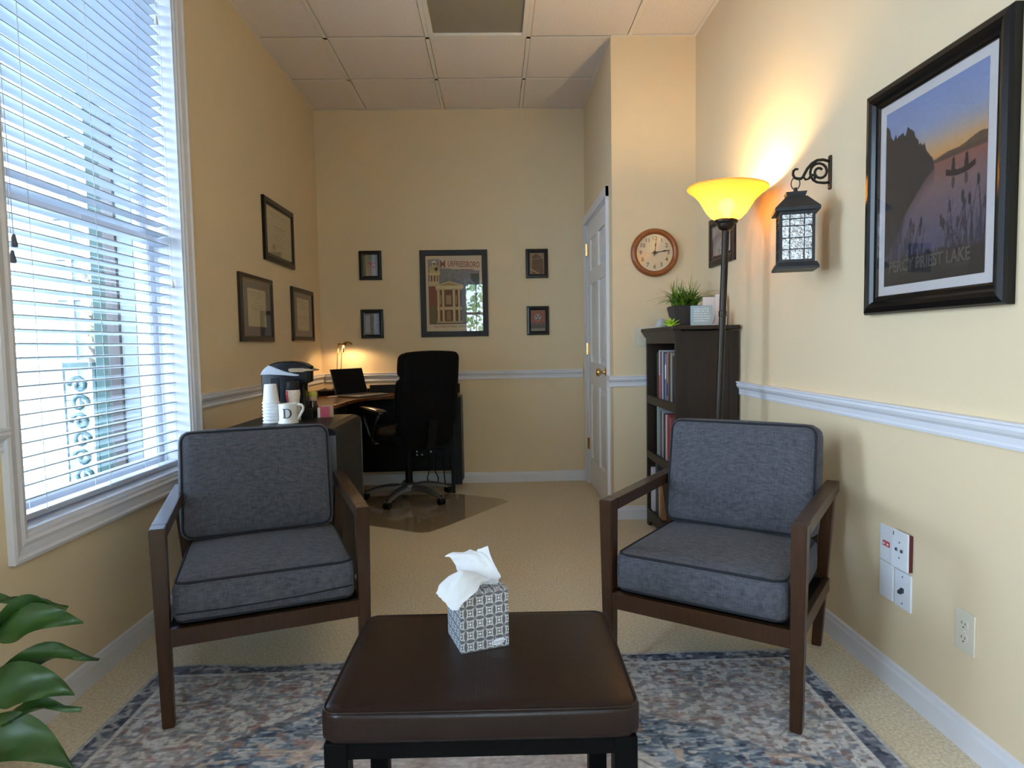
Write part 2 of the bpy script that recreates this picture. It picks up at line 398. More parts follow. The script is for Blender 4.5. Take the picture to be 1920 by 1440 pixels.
def color_grid(name, nx, ny, posfn, colors, mat, parent=None):
    """nx*ny vertex grid; posfn(U,V)->(N,3); colors (ny,nx,3) sRGB 0-255"""
    u = np.linspace(0, 1, nx); v = np.linspace(0, 1, ny); U, V = np.meshgrid(u, v)
    co = posfn(U, V).reshape(-1, 3)
    idx = np.arange(nx*ny).reshape(ny, nx)
    q = np.stack([idx[:-1, :-1], idx[:-1, 1:], idx[1:, 1:], idx[1:, :-1]], -1).reshape(-1, 4)
    me = bpy.data.meshes.new(name)
    me.vertices.add(len(co)); me.vertices.foreach_set('co', co.ravel())
    me.loops.add(q.size); me.loops.foreach_set('vertex_index', q.ravel().astype(np.int32))
    me.polygons.add(len(q)); me.polygons.foreach_set('loop_start', np.arange(0, q.size, 4, dtype=np.int32))
    me.update(calc_edges=True)
    c = np.clip(colors, 0, 255)/255.0
    l_ = np.where(c <= 0.04045, c/12.92, ((c+0.055)/1.055)**2.4)
    at = me.color_attributes.new('Col', 'FLOAT_COLOR', 'POINT')
    rgba = np.ones((nx*ny, 4)); rgba[:, :3] = l_.reshape(-1, 3); at.data.foreach_set('color', rgba.ravel())
    return obj(name, me, mat, parent, True)

def vnoise(ny, nx, fy, fx, seed=0, octaves=3, pers=0.5):
    """value noise 0..1"""
    r = np.random.RandomState(seed); out = np.zeros((ny, nx)); amp = 1; tot = 0
    for o in range(octaves):
        gy, gx = int(fy*2**o)+2, int(fx*2**o)+2
        g = r.rand(gy+1, gx+1)
        yy = np.linspace(0, gy-1.001, ny); xx = np.linspace(0, gx-1.001, nx)
        y0 = yy.astype(int); x0 = xx.astype(int); ty = (yy-y0)[:, None]; tx = (xx-x0)[None]
        ty = ty*ty*(3-2*ty); tx = tx*tx*(3-2*tx)
        a = g[y0][:, x0]*(1-tx)+g[y0][:, x0+1]*tx; b = g[y0+1][:, x0]*(1-tx)+g[y0+1][:, x0+1]*tx
        out += amp*(a*(1-ty)+b*ty); tot += amp; amp *= pers
    return out/tot

def sstep(x, a, b):
    t = np.clip((x-a)/(b-a), 0, 1); return t*t*(3-2*t)

def blend(img, mask, col):
    c = np.array(col, float)
    return img*(1-mask[..., None])+c*mask[..., None]

# ------------------------------------------------------------------ room dimensions (metres)
XL, XR, YB, ZC = -1.3817, 1.2535, 5.2058, 2.9617
XC, YC = 0.7353, 4.0124          # closet corner
YR = -1.95                        # wall behind the camera
WT = 0.20                         # outer wall thickness
WY0, WY1, WZ0, WZ1 = 1.895, 2.955, 0.585, 2.75       # left window opening
NY0, NY1 = -0.45, 0.35            # added unseen left window beside the camera, to bring in more daylight
RX0, RX1, RZ0, RZ1 = -0.59, 0.41, 0.62, 2.33         # rear window opening

bm = bmesh.new(); bm_box(bm, XL-WT, XR+0.1, YR-WT, YB+0.1, -0.12, 0.0); struct('floor', bm, M['carpet'])
bm = bmesh.new()
for a, b in ((YR-WT, NY0), (NY1, WY0), (WY1, YB+0.1)): bm_box(bm, XL-WT, XL, a, b, 0, 3.1)
for a, b in ((NY0, NY1), (WY0, WY1)): bm_box(bm, XL-WT, XL, a, b, 0, WZ0); bm_box(bm, XL-WT, XL, a, b, WZ1, 3.1)
struct('wall_left', bm, M['wall'])
bm = bmesh.new(); bm_box(bm, XL, XR+0.1, YB, YB+0.1, 0, 3.1); struct('wall_back', bm, M['wall'])
bm = bmesh.new(); bm_box(bm, XR, XR+0.1, YR-WT, YB, 0, 3.1); struct('wall_right', bm, M['wall'])
bm = bmesh.new()
bm_box(bm, XL, RX0, YR-WT, YR, 0, 3.1); bm_box(bm, RX1, XR, YR-WT, YR, 0, 3.1)
bm_box(bm, RX0, RX1, YR-WT, YR, 0, RZ0); bm_box(bm, RX0, RX1, YR-WT, YR, RZ1, 3.1)
struct('wall_rear', bm, M['wall'])
DY0, DY1, DZ = 4.185, 5.110, 2.045    # closet door opening
bm = bmesh.new(); bm_box(bm, XC, XR, YC, YC+0.1, 0, 3.1); struct('wall_closet_front', bm, M['wall'])
bm = bmesh.new()
bm_box(bm, XC, XC+0.1, YC+0.1, DY0, 0, 3.1); bm_box(bm, XC, XC+0.1, DY1, YB, 0, 3.1); bm_box(bm, XC, XC+0.1, DY0, DY1, DZ, 3.1)
struct('wall_closet_side', bm, M['wall'])

# ceiling: backing slab, lay-in tiles and the T-bar grid, each piece its own part
bm = bmesh.new(); bm_box(bm, XL, XR, YR, YB, 3.02, 3.08); ceil = struct('ceiling', bm, M['tile'])
T = 0.6096; gx0 = -0.9804-T; gy0 = 4.02-T*10
gxs = [gx0+T*k for k in range(0, 6)]; gys = [gy0+T*k for k in range(0, 13)]
xe = [XL]+[g for g in gxs if XL+0.03 < g < XR-0.03]+[XR]; ye = [YR]+[g for g in gys if YR+0.03 < g < YB-0.03]+[YB]
tile_cache = {}
FX0, FX1, FY1 = gx0+2*T, gx0+3*T, 4.02; FY0 = FY1-2*T      # 2x4 light
for i in range(len(xe)-1):
    for j in range(len(ye)-1):
        a, b, c, d = xe[i], xe[i+1], ye[j], ye[j+1]
        if a >= FX0-0.01 and b <= FX1+0.01 and c >= FY0-0.01 and d <= FY1+0.01: continue
        if c > YC-0.02 and a > XC-0.02: continue
        bb = min(b, XC) if c > YC-0.02 else b
        key = (round(bb-a, 3), round(d-c, 3))
        if key not in tile_cache:
            bm = bmesh.new(); hw, hd = (bb-a)/2-0.0145, (d-c)/2-0.0145
            bm_box(bm, -hw, hw, -hd, hd, 0.0, 0.016)
            tile_cache[key] = obj('ceiling_tile', bm, M['tile'], ceil); o = tile_cache[key]
        else:
            o = tile_cache[key].copy(); COL.objects.link(o)
        o.location = ((a+bb)/2, (c+d)/2, ZC+0.0045); o.parent = ceil
for g in xe[1:-1]:
    y1 = YC if g > XC else YB
    box_part('grid_bar', (g-0.012, g+0.012, YR, y1, ZC-0.0005, ZC+0.0025), M['grid'], ceil)
for g in ye[1:-1]:
    x1 = XC if g > YC else XR
    box_part('grid_bar', (XL, x1, g-0.012, g+0.012, ZC-0.0005, ZC+0.0025), M['grid'], ceil)
for d in ((XL, XL+0.02, YR, YB), (XR-0.02, XR, YR, YC), (XL+.02, XC, YB-0.02, YB), (XC, XR-.02, YC-0.02, YC), (XC-0.02, XC, YC, YB-.02)):
    box_part('wall_angle', d+(ZC-0.001, ZC+0.002), M['grid'], ceil)

# baseboards and chair rails
BASE = [(0, 0), (0.014, 0), (0.014, 0.060), (0.010, 0.070), (0.009, 0.080), (0, 0.084)]
RAIL = [(0, -0.034), (0.009, -0.034), (0.011, -0.026), (0.008, -0.020), (0.010, -0.004), (0.022, 0.006), (0.026, 0.016), (0.022, 0.024), (0.028, 0.028), (0.028, 0.034), (0, 0.034)]
def strip(name, prof, wall, a0, a1, z):
    bm = bmesh.new()
    if wall == 'left': bm_prism(bm, [(XL+d, z+h) for d, h in prof], a0, a1, 'y')
    if wall == 'right': bm_prism(bm, [(XR-d, z+h) for d, h in prof], a0, a1, 'y')
    if wall == 'back': bm_prism(bm, [(YB-d, z+h) for d, h in prof], a0, a1, 'x')
    if wall == 'rear': bm_prism(bm, [(YR+d, z+h) for d, h in prof], a0, a1, 'x')
    if wall == 'closet': bm_prism(bm, [(YC-d, z+h) for d, h in prof], a0, a1, 'x')
    if wall == 'closet_side': bm_prism(bm, [(XC-d, z+h) for d, h in prof], a0, a1, 'y')
    return struct(name, bm, M['trim'])
strip('baseboard_left', BASE, 'left', YR, YB, 0); strip('baseboard_right', BASE, 'right', YR, YC, 0)
strip('baseboard_back', BASE, 'back', XL+.014, XC, 0); strip('baseboard_rear', BASE, 'rear', XL+.014, XR-.014, 0)
strip('baseboard_closet', BASE, 'closet', XC-0.014, XR-.014, 0)
ZR = 0.873
strip('trim_1', RAIL, 'left', NY1+.07, 1.835, ZR); strip('trim_7', RAIL, 'left', YR, NY0-.07, ZR); strip('trim_2', RAIL, 'left', 3.022, YB, ZR)
strip('trim_3', RAIL, 'back', XL+.028, XC-0.03, ZR); strip('trim_4', RAIL, 'right', YR, YC, ZR)
strip('trim_5', RAIL, 'closet', XC-0.028, XR-.028, ZR); strip('trim_6', RAIL, 'closet_side', YC, DY0-0.062, ZR)

# ------------------------------------------------------------------ windows
def empty(name, loc=(0, 0, 0), rotz=0, kind=None):
    o = bpy.data.objects.new(name, None); COL.objects.link(o); o.location = loc; o.rotation_euler = (0, 0, rotz); o.empty_display_size = .1
    if kind: o['kind'] = kind
    return o
CASING = [(0, 0), (0, 0.020), (0.010, 0.022), (0.018, 0.016), (0.040, 0.012), (0.052, 0.015), (0.060, 0.009), (0.070, 0.008), (0.070, 0)]
def window(name, loc, rotz, w, h, zmid, mut):
    """local frame: x along the wall, -y into the room, origin at the opening's centre on the room face"""
    r = empty(name, loc, rotz, 'structure')
    bm = bmesh.new(); bm_frame(bm, w+0.14, h+0.14, CASING); obj('casing', bm, M['trim'], r)
    bm = bmesh.new()
    t = 0.012
    bm_box(bm, -w/2, -w/2+t, 0, WT, -h/2, h/2); bm_box(bm, w/2-t, w/2, 0, WT, -h/2, h/2)
    bm_box(bm, -w/2+t, w/2-t, 0, WT, -h/2, -h/2+t); bm_box(bm, -w/2+t, w/2-t, 0, WT, h/2-t, h/2)
    obj('jamb', bm, M['trim'], r)
    W2, H2 = w-2*t, h-2*t; zb, zt = -h/2+t, h/2-t
    for nm, z0, z1, yy in (('lower_sash', zb, zmid+0.02, 0.125), ('upper_sash', zmid-0.02, zt, 0.160)):
        bm = bmesh.new(); s = 0.045
        bm_frame(bm, W2, z1-z0, [(0, -yy-0.028), (0, -yy), (s-0.008, -yy), (s, -yy-0.008), (s, -yy-0.028)], 0, (z0+z1)/2)
        sash = obj(nm, bm, M['trim'], r)
        box_part('pane', (-W2/2+s, W2/2-s, yy+0.012, yy+0.015, z0+s, z1-s), M['winglass'], sash)
        for mx in mut:
            box_part('muntin', (mx-0.009, mx+0.009, yy+0.004, yy+0.011, z0+s, z1-s), M['trim'], sash)
    return r
window('window_1', (XL, (WY0+WY1)/2, (WZ0+WZ1)/2), PI/2, WY1-WY0, WZ1-WZ0, 1.615-(WZ0+WZ1)/2, [])
window('added_window', (XL, (NY0+NY1)/2, (WZ0+WZ1)/2), PI/2, NY1-NY0, WZ1-WZ0, 1.615-(WZ0+WZ1)/2, [])  # assumed window out of view, added as a daylight source
window('window_2', ((RX0+RX1)/2, YR, (RZ0+RZ1)/2), PI, RX1-RX0, RZ1-RZ0, 1.72-(RZ0+RZ1)/2, [-0.25, 0.0, 0.25])

# white slatted blind in the left window
bl = thing('window_blind', 'white horizontal slat blind filling the tall left window', 'blind', (-1.457, (WY0+WY1)/2, WZ0+0.012))
BW = 1.018
bm = bmesh.new()
xs = np.linspace(-0.025, 0.025, 6)
top = [bm.verts.new((x, -BW/2, 0.0035*(1-(x/0.025)**2)+0.10*x+0.0018)) for x in xs]; topb = [bm.verts.new((x, BW/2, 0.0035*(1-(x/0.025)**2)+0.10*x+0.0018)) for x in xs]
bot = [bm.verts.new((x, -BW/2, 0.0035*(1-(x/0.025)**2)+0.10*x-0.0018)) for x in xs]; botb = [bm.verts.new((x, BW/2, 0.0035*(1-(x/0.025)**2)+0.10*x-0.0018)) for x in xs]
for i in range(5):
    bm.faces.new((top[i], topb[i], topb[i+1], top[i+1])); bm.faces.new((bot[i], bot[i+1], botb[i+1], botb[i]))
bm.faces.new((top[0], bot[0], botb[0], topb[0])); bm.faces.new((top[5], topb[5], botb[5], bot[5]))
bm.faces.new(top+bot[::-1]); bm.faces.new(topb[::-1]+botb)
bmesh.ops.recalc_face_normals(bm, faces=bm.faces[:])
slat0 = obj('slat', bm, M['slat'], bl, False)
zs = [z for z in np.arange(0.795-0.0432*3, 2.66, 0.0432)]
for i, z in enumerate(zs):
    o = slat0 if i == 0 else slat0.copy()
    if i: COL.objects.link(o)
    o.parent = bl; o.location = (0, 0, z-WZ0-0.012)
box_part('bottom_rail', (-0.026, 0.026, -BW/2, BW/2, 0.008, 0.026), M['slat'], bl, 0.003)
box_part('head_rail', (-0.028, 0.030, -BW/2, BW/2, WZ1-WZ0-0.072, WZ1-WZ0-0.028), M['trim'], bl, 0.003)
for yy in (-0.36, -0.02, 0.32, 0.49):
    bm = bmesh.new()
    for xx in (-0.027, 0.027):
        bm_tube(bm, [(xx, yy, 0.02), (xx, yy, WZ1-WZ0-0.06)], 0.0011, 5)
    obj('ladder_cord', bm, M['cord'], bl)
for yy, zt in ((-0.466, 1.440), (-0.476, 1.392)):
    bm = bmesh.new(); bm_tube(bm, [(0.052, yy, zt-WZ0), (0.034, yy, WZ1-WZ0-0.06)], 0.0011, 5); c_ = obj('pull_cord', bm, M['cord'], bl)
    bm = bmesh.new(); bm_lathe(bm, [(0.0, zt-WZ0+0.012), (0.0045, zt-WZ0+0.010), (0.006, zt-WZ0), (0.0095, zt-WZ0-0.02), (0.008, zt-WZ0-0.026), (0, zt-WZ0-0.027)], 10, 0.052, yy)
    obj('tassel', bm, M['grey_plastic'], c_, True)
for yy, zt in ((0.468, 2.52), (0.50, 1.40)):
    bm = bmesh.new(); bm_tube(bm, [(0.036, yy, zt-WZ0), (0.032, yy, WZ1-WZ0-0.06)], 0.0011, 5); c_ = obj('tilt_cord', bm, M['cord'], bl)
    bm = bmesh.new(); bm_lathe(bm, [(0.0, zt-WZ0+0.012), (0.0045, zt-WZ0+0.010), (0.006, zt-WZ0), (0.0085, zt-WZ0-0.02), (0, zt-WZ0-0.024)], 10, 0.036, yy)
    obj('tassel', bm, M['white'], c_, True)

# ------------------------------------------------------------------ closet door (in the side wall of the closet)
dr = empty('door_1', (XC, (DY0+DY1)/2, 0), -PI/2, 'structure')      # local x -> world -y, local -y -> world -x
dw = DY1-DY0
bm = bmesh.new(); hw = dw/2
for s in (-1, 1):
    bm_prism(bm, [(s*(hw-0.006), -0.006), (s*(hw-0.006), -0.012), (s*(hw+0.020), -0.012), (s*(hw+0.045), -0.020), (s*(hw+0.057), -0.020), (s*(hw+0.057), 0)], 0, DZ+0.057, 'z')
bm_box(bm, -hw-0.057, hw+0.057, -0.0195, 0, DZ-0.006, DZ+0.0565)
bm_box(bm, -hw, -hw+0.018, -0.004, 0.1, 0, DZ); bm_box(bm, hw-0.018, hw, -0.004, 0.1, 0, DZ); bm_box(bm, -hw, hw, -0.004, 0.1, DZ-0.018, DZ)
obj('casing', bm, M['trim'], dr)
bm = bmesh.new(); lw, lh = dw-0.044, DZ-0.03; z0 = 0.012
st = 0.115
bm_box(bm, -lw/2, lw/2, 0.020, 0.036, z0, z0+lh)                       # recessed core
cols = [(-lw/2+st, -0.05), (0.05, lw/2-st)]; rows = [(0.22, 0.80), (0.97, 1.56), (1.66, 1.90)]
bm_box(bm, -lw/2, -lw/2+st, 0.004, 0.022, z0, z0+lh); bm_box(bm, lw/2-st, lw/2, 0.004, 0.022, z0, z0+lh); bm_box(bm, -0.05, 0.05, 0.004, 0.022, z0, z0+lh)
for a, b in ((z0, 0.22), (0.80, 0.97), (1.56, 1.66), (1.90, z0+lh)):
    for c0, c1 in cols: bm_box(bm, c0, c1, 0.004, 0.022, a, b)
leaf = obj('door_leaf', bm, M['door'], dr)
for c0, c1 in cols:
    for r0, r1 in rows:
        bm = bmesh.new(); i = 0.022; j = 0.05
        lo = [bm.verts.new(p) for p in ((c0+i, 0.0200, r0+i), (c1-i, 0.0200, r0+i), (c1-i, 0.0200, r1-i), (c0+i, 0.0200, r1-i))]
        hi = [bm.verts.new(p) for p in ((c0+j, 0.009, r0+j), (c1-j, 0.009, r0+j), (c1-j, 0.009, r1-j), (c0+j, 0.009, r1-j))]
        bm.faces.new(hi); bm.faces.new(lo[::-1])
        for k in range(4): bm.faces.new((lo[k], lo[(k+1) % 4], hi[(k+1) % 4], hi[k]))
        bmesh.ops.recalc_face_normals(bm, faces=bm.faces[:]); obj('panel', bm, M['door'], leaf)
for z in (1.84, 1.07, 0.32):
    bm = bmesh.new(); bm_tube(bm, [(-hw+0.020, -0.006, z-0.045), (-hw+0.020, -0.006, z+0.045)], 0.007, 8); bm_box(bm, -hw+0.018, -hw+0.05, -0.001, 0.003, z-0.044, z+0.044)
    obj('hinge', bm, M['brass'], dr)
bm = bmesh.new(); kx = lw/2-0.065
bm_lathe(bm, [(0.032, 0.003), (0.030, -0.004), (0.012, -0.010), (0.011, -0.030), (0.024, -0.040), (0.029, -0.052), (0.024, -0.064), (0.0, -0.068)], 18, kx, 0.92, 'y')
obj('knob', bm, M['brass'], leaf, True)

# ------------------------------------------------------------------ ceiling light (off)
lt = thing('ceiling_light', 'unlit recessed fluorescent light with brownish diffuser in the tile ceiling', 'ceiling light', ((FX0+FX1)/2, (FY0+FY1)/2, ZC))
lw_, ld_ = FX1-FX0-0.026, FY1-FY0-0.026
bm = bmesh.new()
for s in (-1, 1):
    bm_box(bm, s*lw_/2-0.013*(s+1), s*lw_/2-0.013*(s-1), -ld_/2, ld_/2, -0.004, 0.05); bm_box(bm, -lw_/2+.026, lw_/2-.026, s*ld_/2-0.013*(s+1), s*ld_/2-0.013*(s-1), -0.004, 0.05)
obj('frame', bm, M['grid'], lt)
box_part('diffuser', (-lw_/2+0.025, lw_/2-0.025, -ld_/2+0.025, ld_/2-0.025, 0.012, 0.016), M['diffuser'], lt)
box_part('housing', (-lw_/2, lw_/2, -ld_/2, ld_/2, 0.05, 0.055), M['grid'], lt)

# ------------------------------------------------------------------ armchairs
def bm_taper(bm, b, t, z0, z1, bev=0.0):
    """b, t = (x0,x1,y0,y1) rectangles at z0 and z1"""
    vs = [bm.verts.new(p) for p in ((b[0],b[2],z0),(b[1],b[2],z0),(b[1],b[3],z0),(b[0],b[3],z0),(t[0],t[2],z1),(t[1],t[2],z1),(t[1],t[3],z1),(t[0],t[3],z1))]
    fs = [bm.faces.new([vs[i] for i in q]) for q in ((3,2,1,0),(4,5,6,7),(0,1,5,4),(1,2,6,5),(2,3,7,6),(3,0,4,7))]
    if bev: bmesh.ops.bevel(bm, geom=list({e for f in fs for e in f.edges}), offset=bev, segments=2, affect='EDGES')

def rounded_rect(hx, hy, r, n=5):
    pts = []
    for cx, cy, a0 in ((hx-r, hy-r, 0), (-hx+r, hy-r, PI/2), (-hx+r, -hy+r, PI), (hx-r, -hy+r, 1.5*PI)):
        for k in range(n+1):
            a = a0+PI/2*k/n; pts.append((cx+r*math.cos(a), cy+r*math.sin(a)))
    return pts

def armchair(label, loc, rotz, crease, off):
    t = thing('armchair', label, 'armchair', loc, rotz, None)
    for s in (-1, 1):
        m = lambda a, b: tuple(sorted((s*a, s*b)))
        bm = bmesh.new(); bm_taper(bm, m(.270, .303)+(.006, .042), m(.270, .312)+(0, .056), 0.0106, 0.605, 0.0025); obj('front_leg', bm, M['walnut'], t)
        bm = bmesh.new(); bm_taper(bm, m(.232, .264)+(.628, .668), m(.268, .308)+(.555, .615), 0.0003, 0.567, 0.0025); obj('rear_leg', bm, M['walnut'], t)
        bm = bmesh.new(); bm_box(bm, *m(.2695, .3125), .054, .675, .567, .6055, 0.003, 2); obj('armrest', bm, M['walnut'], t)
        bm = bmesh.new(); bm_prism(bm, [(.05, .252), (.60, .225), (.60, .270), (.05, .303)], *m(.272, .294), 'x', 0.002); obj('side_rail', bm, M['walnut'], t)
    bm = bmesh.new(); bm_box(bm, -.271, .271, .006, .030, .250, .303, 0.002); obj('front_rail', bm, M['walnut'], t)
    bm = bmesh.new(); bm_box(bm, -.27, .27, .575, .598, .222, .272, 0.002); obj('rear_rail', bm, M['walnut'], t)
    bm = bmesh.new(); bm_prism(bm, [(.03, .290), (.575, .262), (.575, .272), (.03, .300)], -.27, .27, 'x'); obj('seat_deck', bm, M['black_soft'], t)
    bm = bmesh.new()
    for s in (-1, 1): bm_prism(bm, [(.578, .25), (.612, .25), (.690, .775), (.664, .775)], s*.235-.016, s*.235+.016, 'x')
    for z in (.43, .55, .67, .755): bm_box(bm, -.22, .22, .60+(z-.25)*.14, .616+(z-.25)*.14, z-.022, z+.02)
    obj('back_frame', bm, M['walnut'], t)
    # cushions
    Rm = Matrix.Translation((0, .282, .368)) @ Matrix.Rotation(math.radians(-2.0), 4, 'X')
    bm = bmesh.new(); bm_cushion(bm, .524, .560, .128, .030, (.004, .012, .020), 15, Rm); sc_ = obj('seat_cushion', bm, M['fabric'], t, True)
    def piping(par, hx, hy, off, mat4, r=.0045):
        bm = bmesh.new(); pts = [mat4 @ Vector((x, y, off)) for x, y in rounded_rect(hx, hy, .035)]
        bm_tube(bm, pts, r, 6, closed=True); obj('piping', bm, M['piping'], par, True)
    for zz in (.0560, -.0560): piping(sc_, .2545, .2725, zz, Rm)
    if crease:
        bm = bmesh.new(); bm_tube(bm, [Rm @ Vector((-.252, -.2845, -.028)), Rm @ Vector((-.1, -.2905, -.030)), Rm @ Vector((.1, -.2905, -.026)), Rm @ Vector((.252, -.2845, -.018))], .0022, 6)  # dark tube drawn for the shade in the cushion's crease
        obj('crease_shade', bm, M['piping'], sc_, True)
    Bm = Matrix.Translation((off, .556, .618)) @ Matrix.Rotation(math.radians(-11.5), 4, 'X') @ Matrix.Rotation(PI/2, 4, 'X')
    # local XY of the cushion = chair's width x height, local +Z = chair front
    bm = bmesh.new(); bm_cushion(bm, .528, .392, .125, .034, (.006, .006, .016), 15, Bm); bc_ = obj('back_cushion', bm, M['fabric'], t, True)
    for zz in (.0535, -.0535): piping(bc_, .2555, .1875, zz, Bm)
    return t
armchair('charcoal tweed armchair with walnut frame under the window, its seat front creased', (-.703, 1.944, 0), math.radians(20.1), True, -.017)
armchair('charcoal tweed armchair with walnut frame in front of the floor lamp', (.585, 1.890, 0), math.radians(-35.0), False, 0)

# ------------------------------------------------------------------ ottoman and tissue box
ot = thing('ottoman', 'dark brown leather ottoman bench on black legs in the centre foreground', 'ottoman', (-.036, 1.352, 0.0105), math.radians(-0.8))
oz = -0.0105
bm = bmesh.new(); Om = Matrix.Translation((0, 0, .4215+oz))
bm_cushion(bm, .590, .430, .067, .016, (.003, .003, .011), 21, Om)
for v in bm.verts:      # round the plan corners
    ix, iy = max(-.261, min(.261, v.co.x)), max(-.182, min(.182, v.co.y)); dx, dy = v.co.x-ix, v.co.y-iy
    if dx and dy:
        k = max(abs(dx), abs(dy))/math.hypot(dx, dy); v.co.x = ix+dx*k; v.co.y = iy+dy*k
oc = obj('leather_cushion', bm, M['leather'], ot, True)
def dome(x, y): return .4550+oz+.011*(1-(x/.289)**2)*(1-(y/.212)**2)
bm = bmesh.new()
for xx in (-.0085, -.0025, .0025, .0085):
    bm_tube(bm, [(xx, y, dome(xx, y)-.0003) for y in np.linspace(-.19, .19, 24)], .0008, 5)
for yy in (-.003, .003):
    bm_tube(bm, [(x, yy, dome(x, yy)-.0006) for x in np.linspace(-.27, .27, 30)], .0007, 5)
obj('stitching', bm, M['leather'], oc, True)
bm = bmesh.new(); bm_tube(bm, [(x, y, .4505+oz) for x, y in rounded_rect(.2905, .2115, .030, 6)], .0028, 6, closed=True); obj('piping', bm, M['leather'], oc, True)
bm = bmesh.new()
for y0, y1 in ((-.203, -.183), (.183, .203)): bm_box(bm, -.246, .246, y0, y1, .358+oz, .392+oz)
for x0, x1 in ((-.281, -.261), (.261, .281)): bm_box(bm, x0, x1, -.165, .165, .358+oz, .392+oz)
obj('apron', bm, M['black_wood'], ot)
for sx_ in (-1, 1):
    for sy_ in (-1, 1):
        bm = bmesh.new(); bm_box(bm, *sorted((sx_*.245, sx_*.288)), *sorted((sy_*.166, sy_*.209)), 0, .391+oz, .002); obj('leg', bm, M['black_wood'], ot)

ta = math.radians(18.4)
tb = thing('tissue_box', 'grey and white patterned cube tissue box on the leather ottoman', 'tissue box', (-.083, 1.327, .4655), ta)
BXW, BXD, BXH = .107, .110, .126
def tissue_pattern(nx, ny, w, h, cool=False):
    u = np.linspace(0, w, nx)[None].repeat(ny, 0); v = np.linspace(0, h, ny)[:, None].repeat(nx, 1)
    P = w/5.0; v = v/1.13; img = np.zeros((ny, nx, 3))+np.array((50, 50, 56))
    a = (u/P+v/P*1.0)*0.5; b = (u/P-v/P)*0.5
    # petals: vertical and horizontal lens shapes alternating on a square lattice
    best = np.full((ny, nx), 9.0)
    for ox, oy, hor in ((0, 0, True), (0.5, 0.5, False)):
        fx = np.mod(u/P+ox+.5, 1)-.5; fy = np.mod(v/P+oy+.5, 1)-.5
        if not hor: fx, fy = fy, fx
        d = np.abs(fy)/(0.34*np.maximum(1e-3, 1-(fx/0.5)**2))
        best = np.minimum(best, np.where(np.abs(fx) < .5, d, 9))
    img = blend(img, sstep(-best, -1.0, -0.92), (200, 197, 194))
    img = blend(img, sstep(-best, -0.78, -0.25), (96, 94, 98))
    fx = np.mod(u/P+.5, 1)-.5; fy = np.mod(v/P, 1)-.5
    for ex, ey in ((0, 0),):
        r = np.maximum(np.abs(fx-ex), np.abs(fy-ey))
        img = blend(img, (r < .13).astype(float), (130, 128, 130)); img = blend(img, (r < .09).astype(float), (228, 226, 224))
    return img
box_part('carton', (0.0006, BXW-.0006, 0.0006, BXD-.0006, 0, BXH-.0006), M['card'], tb)
tc_ = [c for c in COL.objects if c.name.startswith('carton')][-1]
n = 150
color_grid('printed_face', n, n, lambda U, V: np.stack([U*BXW, 0*U, V*BXH], -1), tissue_pattern(n, n, BXW, BXH), M['paper'], tc_)
color_grid('printed_face', n, n, lambda U, V: np.stack([0*U, (1-U)*BXD, V*BXH], -1), tissue_pattern(n, n, BXD, BXH)*np.array((.95, 1.0, 1.05)), M['paper'], tc_)
color_grid('printed_face', n, n, lambda U, V: np.stack([BXW+0*U, U*BXD, V*BXH], -1), tissue_pattern(n, n, BXD, BXH), M['paper'], tc_)
color_grid('printed_face', n, n, lambda U, V: np.stack([U*BXW, V*BXD, BXH+0*U], -1), tissue_pattern(n, n, BXW, BXD), M['paper'], tc_)
color_grid('printed_face', n, n, lambda U, V: np.stack([(1-U)*BXW, BXD+0*U, V*BXH], -1), tissue_pattern(n, n, BXW, BXH), M['paper'], tc_)
# slot film and brand oval
bm = bmesh.new()
bm_prism(bm, [(BXW/2+.032*math.cos(a), BXD/2+.02*math.sin(a)) for a in np.linspace(0, 2*PI, 20, False)], BXH, BXH+.0008, 'z'); obj('slot_film', bm, M['winglass'], tc_)
bm = bmesh.new()
bm_prism(bm, [(.083+(.0155+.0012*math.cos(9*a))*math.cos(a), .0135+(.0065+.0008*math.cos(9*a))*math.sin(a)+.0022*math.cos(a)) for a in np.linspace(0, 2*PI, 54, False)], -.0007, -.0001, 'y')
lab = obj('brand_label', bm, M['plate_white'], tb)
text_part('brand_script', 'Kleenex', .0082, M['card_ink'], lab, (.083, -.0009, .0135), (0, -math.radians(8), 0))
# tissue: two crumpled lobes of one sheet, control points in box space
def patch(ctrl, n=26, wr=.0022, seed=3):
    C = np.array(ctrl, float); r, c = C.shape[:2]
    def cr(A, m):      # catmull-rom along axis 0
        k = A.shape[0]; out = []
        for t in np.linspace(0, k-1, m):
            i = min(int(t), k-2); f = t-i
            p0, p1, p2, p3 = A[max(i-1, 0)], A[i], A[i+1], A[min(i+2, k-1)]
            out.append(.5*((2*p1)+(-p0+p2)*f+(2*p0-5*p1+4*p2-p3)*f*f+(-p0+3*p1-3*p2+p3)*f**3))
        return np.array(out)
    G = cr(C, n); G = np.swapaxes(cr(np.swapaxes(G, 0, 1), n), 0, 1)
    G += (np.stack([vnoise(n, n, 4, 5, seed+i, 2) for i in range(3)], -1)-.5)*wr*4
    return G
def grid_to_bm(bm, G, th=.0):
    ny, nx = G.shape[:2]; vs = [[bm.verts.new(G[i, j]) for j in range(nx)] for i in range(ny)]
    for i in range(ny-1):
        for j in range(nx-1): bm.faces.new((vs[i][j], vs[i][j+1], vs[i+1][j+1], vs[i+1][j]))
inv = Matrix.Rotation(-ta, 3, 'Z')
def W2B(p): v = inv @ (Vector(p)-Vector((-.083, 1.327, .459))); return (v.x, v.y, v.z)
